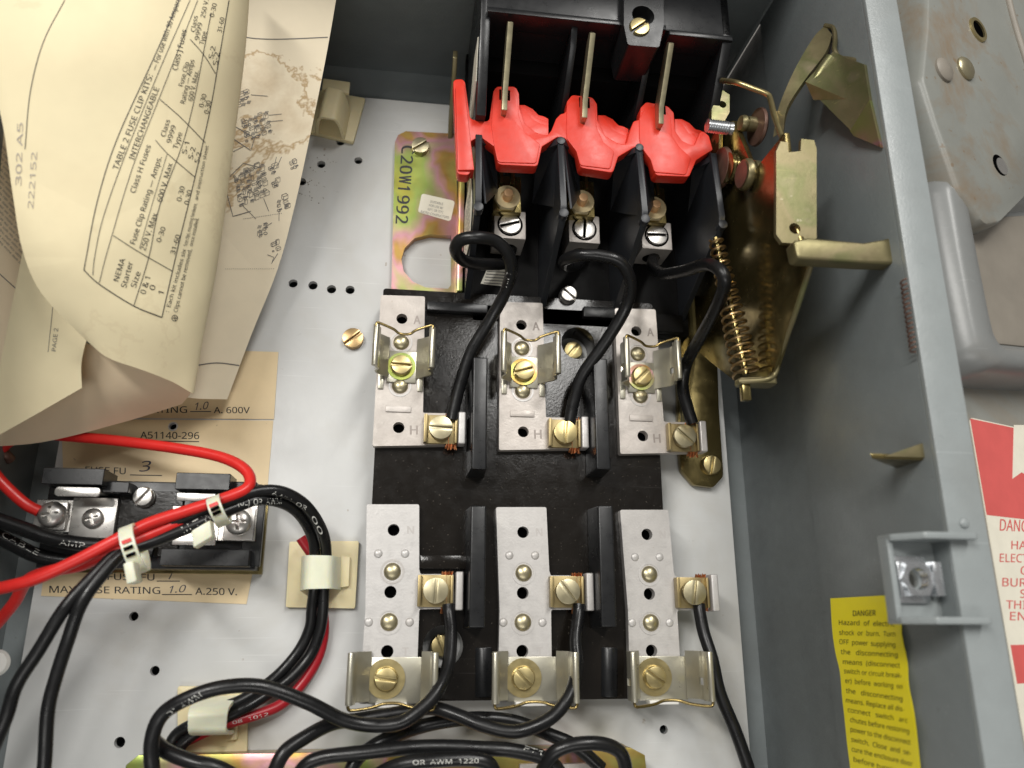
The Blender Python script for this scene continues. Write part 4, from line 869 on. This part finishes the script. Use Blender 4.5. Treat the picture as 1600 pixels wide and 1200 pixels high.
wire('black_wire', 'short black wire hump at the right end of the zinc rail', [(835, 1235, 24), (857, 1186, 30), (885, 1168, 32), (926, 1162, 32), (960, 1168, 31), (975, 1188, 30), (982, 1240, 26)], R2, 'wire_black', group=G2)
w = wire('black_wire', 'black wire loop lowest at the bottom edge with white printing', [(560, 1250, 26), (590, 1212, 30), (630, 1194, 33), (680, 1187, 34), (740, 1186, 34), (768, 1198, 33), (778, 1240, 28)], R2, 'wire_black', group=G2)
wprint(w, [('OR  AWM  1220', (645, 1195), (748, 1192), 7)])
wire('black_wire', 'short black wire crossing out of the big loop at the lower left', [(243, 1160, 26), (262, 1175, 29), (300, 1189, 31), (345, 1202, 31), (400, 1235, 28)], R2, 'wire_black', group=G2)
# bundle from the tied wires through the clamps
G3 = 'wire bundle through the cable clamps'
w = wire('black_wire', 'outer black wire of the tied bundle bending down through the clamp', [(-14, 1178, 36), (10, 1120, 38), (27, 1070, 39), (61, 1016, 40), (101, 952, 41), (145, 901, 40), (189, 858, 38), (240, 833, 36), (300, 805, 34), (360, 781, 32), (405, 768, 30), (445, 769, 28), (480, 791, 24), (503, 832, 17), (509, 868, 11), (507, 910, 9), (505, 950, 7), (500, 985, 5), (485, 1024, 4.5), (455, 1060, 5), (420, 1085, 6), (385, 1104, 8), (345, 1124, 9), (310, 1142, 8), (280, 1170, 7), (270, 1220, 7)], 1.6, 'wire_black', group=G3)
wprint(w, [('AWM  OR', (425, 772), (478, 797), 6), ('00', (486, 808), (500, 836), 6)])
w = wire('black_wire', 'inner black wire of the tied bundle marked MTW', [(60, 1240, 34), (69, 1200, 35), (74, 1110, 38), (88, 1053, 39), (105, 1002, 40), (128, 945, 41), (155, 902, 40), (192, 866, 38), (245, 846, 36), (310, 818, 34), (364, 794, 31), (405, 781, 29), (445, 786, 25), (473, 808, 20), (490, 842, 14), (493, 880, 10), (491, 915, 9), (488, 950, 6.5), (484, 980, 4.5), (468, 1015, 4), (440, 1048, 4.5), (408, 1074, 6), (375, 1094, 8), (340, 1110, 9), (305, 1128, 8.5), (270, 1155, 7), (255, 1220, 7)], 1.6, 'wire_black', group=G3)
wprint(w, [('M T W', (287, 833), (333, 809), 10), ('(UL)  OR  AWM', (372, 790), (440, 787), 9)])
w = wire('red_wire', 'dark red wire following the black bundle through both clamps', [(470, 840, 8), (495, 880, 6.5), (500, 915, 6), (503, 950, 4), (505, 990, 3), (495, 1030, 2.6), (470, 1072, 3), (438, 1100, 4), (400, 1117, 5.5), (350, 1132, 7.5), (300, 1153, 7), (270, 1172, 6), (262, 1230, 6)], 1.55, 'wire_dark_red', group=G3)
wprint(w, [('08  1012', (364, 1132), (420, 1118), 5)])
# red pair
G4 = 'red wires at the fuse holder'
wire('red_wire', 'red wire from under the paper curling round over the fuse holder', [(60, 676, 10), (98, 681, 12), (175, 688, 16), (270, 699, 21), (337, 713, 25), (375, 728, 28), (391, 746, 30), (384, 763, 32), (344, 780, 34), (294, 798, 36), (236, 818, 38), (189, 839, 40), (118, 876, 40), (51, 906, 39), (-12, 922, 37)], 1.55, 'wire_red', group=G4)
wire('red_wire', 'second red wire in the tied pair dropping away at the left edge', [(345, 792, 26), (300, 808, 33), (245, 831, 36), (190, 853, 38), (130, 881, 36), (80, 893, 32), (44, 908, 27), (22, 942, 22), (-14, 985, 18)], 1.55, 'wire_red', group=G4)
wire('red_wire', 'red wire coming from the left into the left fuse holder terminal', [(-16, 728, 16), (-2, 748, 15), (20, 771, 14), (42, 789, 13), (62, 799, 12.4)], 1.55, 'wire_red', group=G4)
wire('red_wire', 'short red wire end at the left edge under the paper', [(-14, 716, 10), (2, 702, 11), (16, 690, 12), (40, 680, 13)], 1.5, 'wire_red', group=G4)
o = tag(part('ring_terminal', MB().tube(catmull([P(2, 702, 10), P(10, 712, 9.5), P(16, 718, 8)]), 1.6, 10), M['rust_brown']), 'small brown ring terminal at the left edge below the paper', 'terminal')
w = wire('black_cable', 'upper black cable from the left edge to the fuse holder', [(-16, 808, 14), (30, 824, 14), (80, 842, 14), (130, 851, 14), (190, 853, 12), (240, 862, 11)], 2.05, 'wire_black', cat='cable'); wprint(w, [('AMP', (92, 851), (132, 856), 8)])
w = wire('black_cable', 'lower black cable from the left edge marked CABLE', [(-16, 832, 9), (20, 850, 9), (60, 868, 9), (110, 876, 8), (180, 874, 8)], 2.05, 'wire_black', cat='cable'); wprint(w, [('CABLE', (2, 838), (58, 868), 9)])
# cable ties: strap wrapped over the bundle, ladder slots, head
def tie(label, a, c, head, z, w=3.4):
    t = thing('cable_tie', label, 'cable tie', P(*head[0], z - 14), 'white cable ties')
    pa, pc = P(*a, z), P(*c, z); d = (pc - pa); d.z = 0; L_ = d.length; d.normalize(); nrm = Vector((-d.y, d.x, 0)); mid = (pa + pc) / 2
    rows = []
    for i in range(25):
        th = 2 * math.pi * i / 24; r1, r2 = L_ / 2, 4.6
        p = mid + d * (r1 * math.cos(th)) + Vector((0, 0, 1)) * (r2 * math.sin(th) - r2 + .4); rows.append([p - nrm * w / 2, p + nrm * w / 2])
    part('strap', MB().grid(rows), M['nylon'], t, solid=.7, weld=True)
    h = [P(x, y, z) for x, y in head]; fr = Fr(h[0], h[1] - h[0], (h[2] - h[1])); LX, LY = (h[1] - h[0]).length, (h[2] - h[1]).length
    part('head', MB().box(LX * .1, LX * .88, LY * .05, LY * .9, -6, -1, fr), M['nylon'], t, bevel=.5)
    for j in (-.30, -.02, .26):
        q = mid + d * (L_ / 2 * -j) ; zz = 4.6 * math.sqrt(max(0, 1 - j * j)) - 4.6 + .4 + .42
        f2 = Fr(Vector((q.x, q.y, z + zz)), nrm, -d); part('ladder_slot', MB().box(-1.1, 1.1, -.45, .45, -.05, .02, f2), M['hole_shade'] if j < .1 else M['wire_red'], t)
tie('pale cable tie round the red and black wires, left one', (190, 818), (214, 894), [(202, 882), (222, 876), (229, 913), (207, 920)], 45)
tie('pale cable tie round the red and black wires, right one over the fuse holder', (328, 772), (346, 818), [(303, 834), (340, 812), (344, 842), (310, 852)], 38)

# ---------------------------------------------------------------- zinc rail of the starter at the bottom edge
zr = thing('starter_rail', 'iridescent zinc starter base plate at the bottom edge under the wires', 'rail', P(600, 1230, 0))
part('plate', MB().prism(FLAT, [U(x, y, 12) for x, y in ((196, 1196), (216, 1180), (985, 1168), (1008, 1180), (1020, 1300), (190, 1300))], 10.6, 12), M['zinc_iris'], zr, bevel=.3)
p, q = U(216, 1180, 10), U(985, 1170, 10); part('front_face', MB().prism(xz(q[1] - 1), [(.3, p[0] + 2), (10.6, p[0] + 2), (10.6, q[0]), (.3, q[0])], 0, 1.2), M['zinc_iris'], zr)
for x in (838, 905): part('contact_tab', MB().prism(FLAT, [U(a, y, 14) for a, y in ((x - 26, 1194), (x + 20, 1192), (x + 24, 1240), (x - 28, 1240))], 12, 14), M['tin_worn'], zr, bevel=.4)
# ---------------------------------------------------------------- instruction papers
def sheet(name, label, ctrl, m, nu=6, nv=6, group=None, thick=.11):
    g = [catmull([P(*p) for p in r], nu) for r in ctrl]; cols = [catmull([r[j] for r in g], nv) for j in range(len(g[0]))]
    rows = [[cols[j][i] for j in range(len(cols))] for i in range(len(cols[0]))]
    b = MB().grid(rows); t = thing(name, label, 'paper', rows[-1][len(rows[-1]) // 2], group); part('sheet', b, M[m], t, solid=thick)
    return t, b
GP = 'instruction papers'
# top page, rolled over at its right edge
tA, bA = sheet('instruction_sheet', 'curled cream instruction page with the fuse clip kit table', [
    [(-90, -70, 78), (100, -70, 80), (250, -60, 77), (350, -55, 70), (391, -50, 62), (386, -45, 56)],
    [(-40, 60, 76), (110, 60, 78), (255, 65, 74), (345, 70, 67), (383, 70, 59), (377, 70, 53)],
    [(0, 175, 72), (120, 170, 73), (255, 175, 69), (333, 180, 62), (370, 180, 55), (363, 178, 50)],
    [(20, 304, 66), (130, 315, 66), (240, 330, 62), (318, 340, 55), (349, 345, 49), (342, 340, 44)],
    [(35, 390, 61), (130, 410, 61), (225, 425, 56), (298, 435, 50), (334, 440, 44), (327, 436, 39)],
    [(66, 460, 55), (140, 478, 55), (220, 500, 51), (285, 515, 45), (318, 520, 39), (311, 515, 35)],
    [(135, 532, 48), (169, 559, 46), (225, 579, 42), (270, 597, 37), (302, 615, 32), (297, 604, 29)]], 'paper', 7, 6, GP)
k = Ink(bA.bvh(), .14)
for pts, w in (([(101, 0), (67, 67), (47, 145), (39, 233)], 1.4), ([(280, 0), (240, 91), (182, 219), (152, 314), (135, 400), (131, 422)], 1.6), ([(131, 422), (155, 444), (209, 478), (253, 496)], 1.8), ([(297, 0), (251, 105), (199, 233), (162, 337), (148, 400), (145, 430)], 1.2), ([(309, 0), (260, 125), (209, 256), (169, 388), (155, 442)], 1.2), ([(358, 0), (343, 88), (329, 169), (304, 280), (280, 378), (253, 496)], 1.7), ([(330, 20), (294, 196), (250, 320), (233, 400), (209, 478)], 1.4),
               ([(177, 368), (216, 393), (270, 424)], 1.2), ([(243, 219), (263, 241), (305, 277)], 1.2), ([(250, 155), (285, 186), (321, 223)], 1.2), ([(297, 61), (318, 85), (337, 115)], 1.2), ([(261, 241), (238, 318), (218, 388)], 1.0)): k.line(pts, w * .85)
for t, p0, p1, h in (('TABLE 2 FUSE CLIP KITS:', (184, 266), (239, 118), 9.5), ('— For use with 30 Amperes', (244, 110), (284, -6), 8.5), ('INTERCHANGEABLE', (209, 250), (249, 138), 9), ('Class H Fuses', (211, 302), (236, 228), 9), ('Class J Fuses', (277, 110), (292, 47), 9), ('Fuse Clip Rating — Amps.', (211, 382), (253, 246), 9), ('250 V. Max.', (227, 392), (247, 332), 9), ('600 V. Max', (253, 316), (270, 256), 9),
                     ('Class', (258, 214), (266, 188), 8), ('9999', (267, 224), (275, 197), 8), ('Type', (277, 233), (285, 208), 8), ('Fuse Clip', (286, 135), (296, 98), 8), ('Rating — Amps', (289, 162), (304, 94), 8), ('600 V. Max.', (301, 158), (311, 111), 8), ('S-1', (291, 241), (296, 223), 8), ('S-2', (301, 249), (306, 231), 8), ('S-2', (311, 255), (315, 239), 8),
                     ('0-30', (251, 379), (259, 356), 8), ('0-30', (283, 315), (289, 292), 8), ('0-30', (295, 320), (300, 298), 8), ('31-60', (273, 398), (282, 368), 8), ('0-30', (318, 168), (323, 148), 8), ('0-30', (326, 178), (330, 158), 8), ('S-2', (333, 92), (337, 73), 8), ('S-2', (340, 102), (343, 82), 8), ('Class', (305, 50), (309, 25), 7.5), ('9999', (311, 63), (316, 36), 7.5), ('Type', (318, 70), (323, 50), 7.5), ('0-30', (334, 27), (339, 6), 7.5), ('31-60', (346, 51), (351, 28), 7.5), ('250 V.', (320, 28), (326, 0), 7.5),
                     ('NEMA', (185, 440), (196, 405), 9), ('Starter', (197, 450), (208, 410), 9), ('Size', (212, 450), (220, 426), 9), ('0 & 1', (227, 460), (235, 434), 9), ('0', (241, 454), (243.4, 447), 9), ('1', (255, 461), (256.3, 457), 9), (':  Each kit includes six', (264, 488), (291, 390), 6.5), ('fuse clips, mounting hardware,', (292, 385), (308, 318), 6), ('and instruction sheet', (309, 313), (326, 228), 5.5), ('Clips cannot be removed,', (277, 488), (300, 390), 6.5), ('once installed.', (301, 385), (311, 341), 6)):
    k.text(t, p0, p1, h * .95)
k.line([(273 + 4.5 * math.cos(a * .628), 497 + 4.5 * math.sin(a * .628)) for a in range(11)], 1.0); k.line([(270, 497), (277, 497)], 1.0); k.line([(273, 494), (274, 501)], 1.0)
k.build('printed_table', M['ink'], tA)
k = Ink(bA.bvh(), .14); k.text('302 A5', (33, 290), (36, 192), 9, bold=.02); k.text('222152', (52, 326), (58, 238), 9); k.build('rubber_stamp', M['ink_faint'], tA)
# diagram sheet lying lower, stained
tD, bD = sheet('diagram_sheet', 'stained cream sheet with exploded part drawings on the panel', [
    [(250, -60, 44), (400, -60, 46), (535, -60, 46)], [(250, 70, 38), (390, 70, 40), (512, 75, 39)], [(240, 200, 32), (370, 200, 34), (486, 205, 31)],
    [(230, 320, 27), (350, 325, 28), (461, 320, 23)], [(220, 420, 22), (330, 430, 23), (434, 420, 17)], [(220, 520, 17), (310, 530, 18), (394, 520, 12)], [(215, 610, 10), (300, 622, 12), (355, 624, 7)]], 'paper_stained', 8, 6, GP)
k = Ink(bD.bvh(), .14); k.line([(372, 56), (400, 60), (440, 61), (512, 58)], 1.3); k.line([(300, 572), (338, 567), (374, 571)], 1.6)
rnd = random.Random(3)
def iso(x, y, w, h, d, lw):                                          # one small block in an exploded drawing
    a, c = (w, -w * .42), (-d * .55, -d * .5)
    p = [(x, y), (x + a[0], y + a[1]), (x + a[0], y + a[1] - h), (x, y - h)]; q = [(u + c[0], v + c[1]) for u, v in p]
    k.line(p + [p[0]], lw, smooth=False); k.line([p[3], q[3], q[2], p[2]], lw, smooth=False); k.line([p[0], q[0], q[3]], lw, smooth=False)
def doodle(cx, cy, w, h, n, tilt=-.35):                               # a little exploded drawing: rows of blocks, bolts and hatching
    rows = max(2, int(h / 4.6)); cols = max(2, int(w / 4.4))
    for r in range(rows):
        for c in range(cols):
            x = cx - w * .8 + (c + .3) * 2 * w * .8 / cols + r * 1.5; y = cy - h * .6 + (r + .6) * 2 * h * .8 / rows - (x - cx) * .42
            e = rnd.random()
            if e < .62: iso(x, y, rnd.uniform(3, 8), rnd.uniform(2, 7), rnd.uniform(2, 6), rnd.choice((.6, .7, .9)))
            elif e < .8:
                rr = rnd.uniform(1.5, 3.2); k.line([(x + rr * math.cos(t * .785), y - 2 + rr * .7 * math.sin(t * .785)) for t in range(9)], .9, smooth=False)
            else:
                for g in range(4): k.line([(x + g * 1.5, y), (x + g * 1.5 + 2, y - 5)], .8, smooth=False)
            if rnd.random() < .3: k.line([(x, y - 3), (x + 5, y - 5)], 2.0, smooth=False)
k.build('printed_rule', M['ink_grey'], tD)
for dd in ((376, 155, 15, 14, 13), (398, 195, 26, 25, 26), (388, 285, 30, 36, 34), (426, 266, 7, 8, 6), (430, 288, 6, 7, 5), (440, 318, 13, 14, 11), (409, 358, 12, 14, 12), (430, 385, 8, 12, 7), (458, 258, 6, 9, 5)):
    k.mb = MB(); doodle(*dd); k.build('printed_drawing', M['ink_grey'], tD)
k.mb = MB()
k.line([(362, 205), (362, 215), (392, 235), (398, 215), (368, 198)], 1.1, smooth=False); k.line([(350, 285), (364, 338), (392, 330)], 1.2, smooth=False); k.line([(350, 285), (380, 255), (408, 262)], 1.0, smooth=False)
for a, c in (((392, 148), (418, 150)), ((420, 180), (440, 178)), ((418, 190), (442, 188)), ((432, 245), (428, 262)), ((440, 245), (432, 262)), ((382, 228), (362, 238)), ((412, 310), (420, 330)), ((436, 330), (436, 345)), ((425, 348), (412, 356)), ((378, 320), (400, 342))): k.line([a, c], .8, smooth=False)
for i in range(22): k.line([(380 + i * 2.8, 342 - i * .4), (381.4 + i * 2.8, 341.8 - i * .4)], .8, smooth=False)
for i in range(26): k.line([(352 + i * 3, 420 + rnd.uniform(-.4, .4)), (353.2 + i * 3, 420)], .7, smooth=False)
k.line([(418, 398), (428, 402), (424, 412), (434, 396)], 1.0, smooth=False); k.build('printed_callouts', M['ink_grey'], tD)
# page with PAGE 2 under the curl, the folded back and the far left page
tN, bN = sheet('instruction_sheet', 'back of the folded instruction page below the curl', [
    [(-30, 560, 20), (80, 530, 34), (180, 550, 38), (300, 604, 31)], [(-30, 640, 17), (70, 630, 22), (180, 615, 28), (296, 616, 26)], [(-30, 699, 14), (70, 690, 15), (160, 667, 17), (228, 649, 18), (284, 630, 20)][:2] + [(190, 660, 17), (284, 631, 20)]], 'paper_under', 8, 8, GP)
tL, bL = sheet('instruction_sheet', 'cream page marked PAGE 2 hanging below the curled page', [
    [(45, 330, 46), (100, 380, 47), (170, 430, 46)], [(34, 400, 44), (90, 440, 45), (150, 480, 43)], [(12, 510, 38), (80, 520, 41), (134, 535, 43)], [(-5, 600, 33), (70, 585, 37), (127, 570, 39)], [(-20, 690, 27), (55, 648, 32), (128, 606, 36)]], 'paper', 7, 6, GP)
k = Ink(bL.bvh(), .14); k.line([(83, 474), (79, 512), (75, 550)], .9); k.text('PAGE 2', (87, 549), (91, 513), 6.5); k.build('printed_text', M['ink_grey'], tL)
tM, bM = sheet('instruction_sheet', 'shaded page with dense print at the left edge', [
    [(-60, 180, 50), (0, 190, 46), (60, 200, 38)], [(-60, 350, 40), (5, 350, 38), (60, 350, 33)], [(-60, 470, 32), (-5, 470, 32), (30, 470, 31)], [(-60, 600, 26), (-20, 600, 27), (8, 600, 28)]], 'paper_under', 6, 6, GP)
k = Ink(bM.bvh(), .14)
for r in range(17):
    y = 228 + r * 9.5; x = -6
    while x < 30: w = rnd.uniform(5, 12); k.text(''.join(rnd.choice('aeionrstlcdmu') for _ in range(int(w / 2.2) + 1)), (x, y + x * 1.05), (x + w, y + (x + w) * 1.05), 3.6); x += w + 2.2
k.line([(-5, 424), (26, 452)], 1.4, smooth=False); k.build('printed_text', M['ink_grey'], tM)
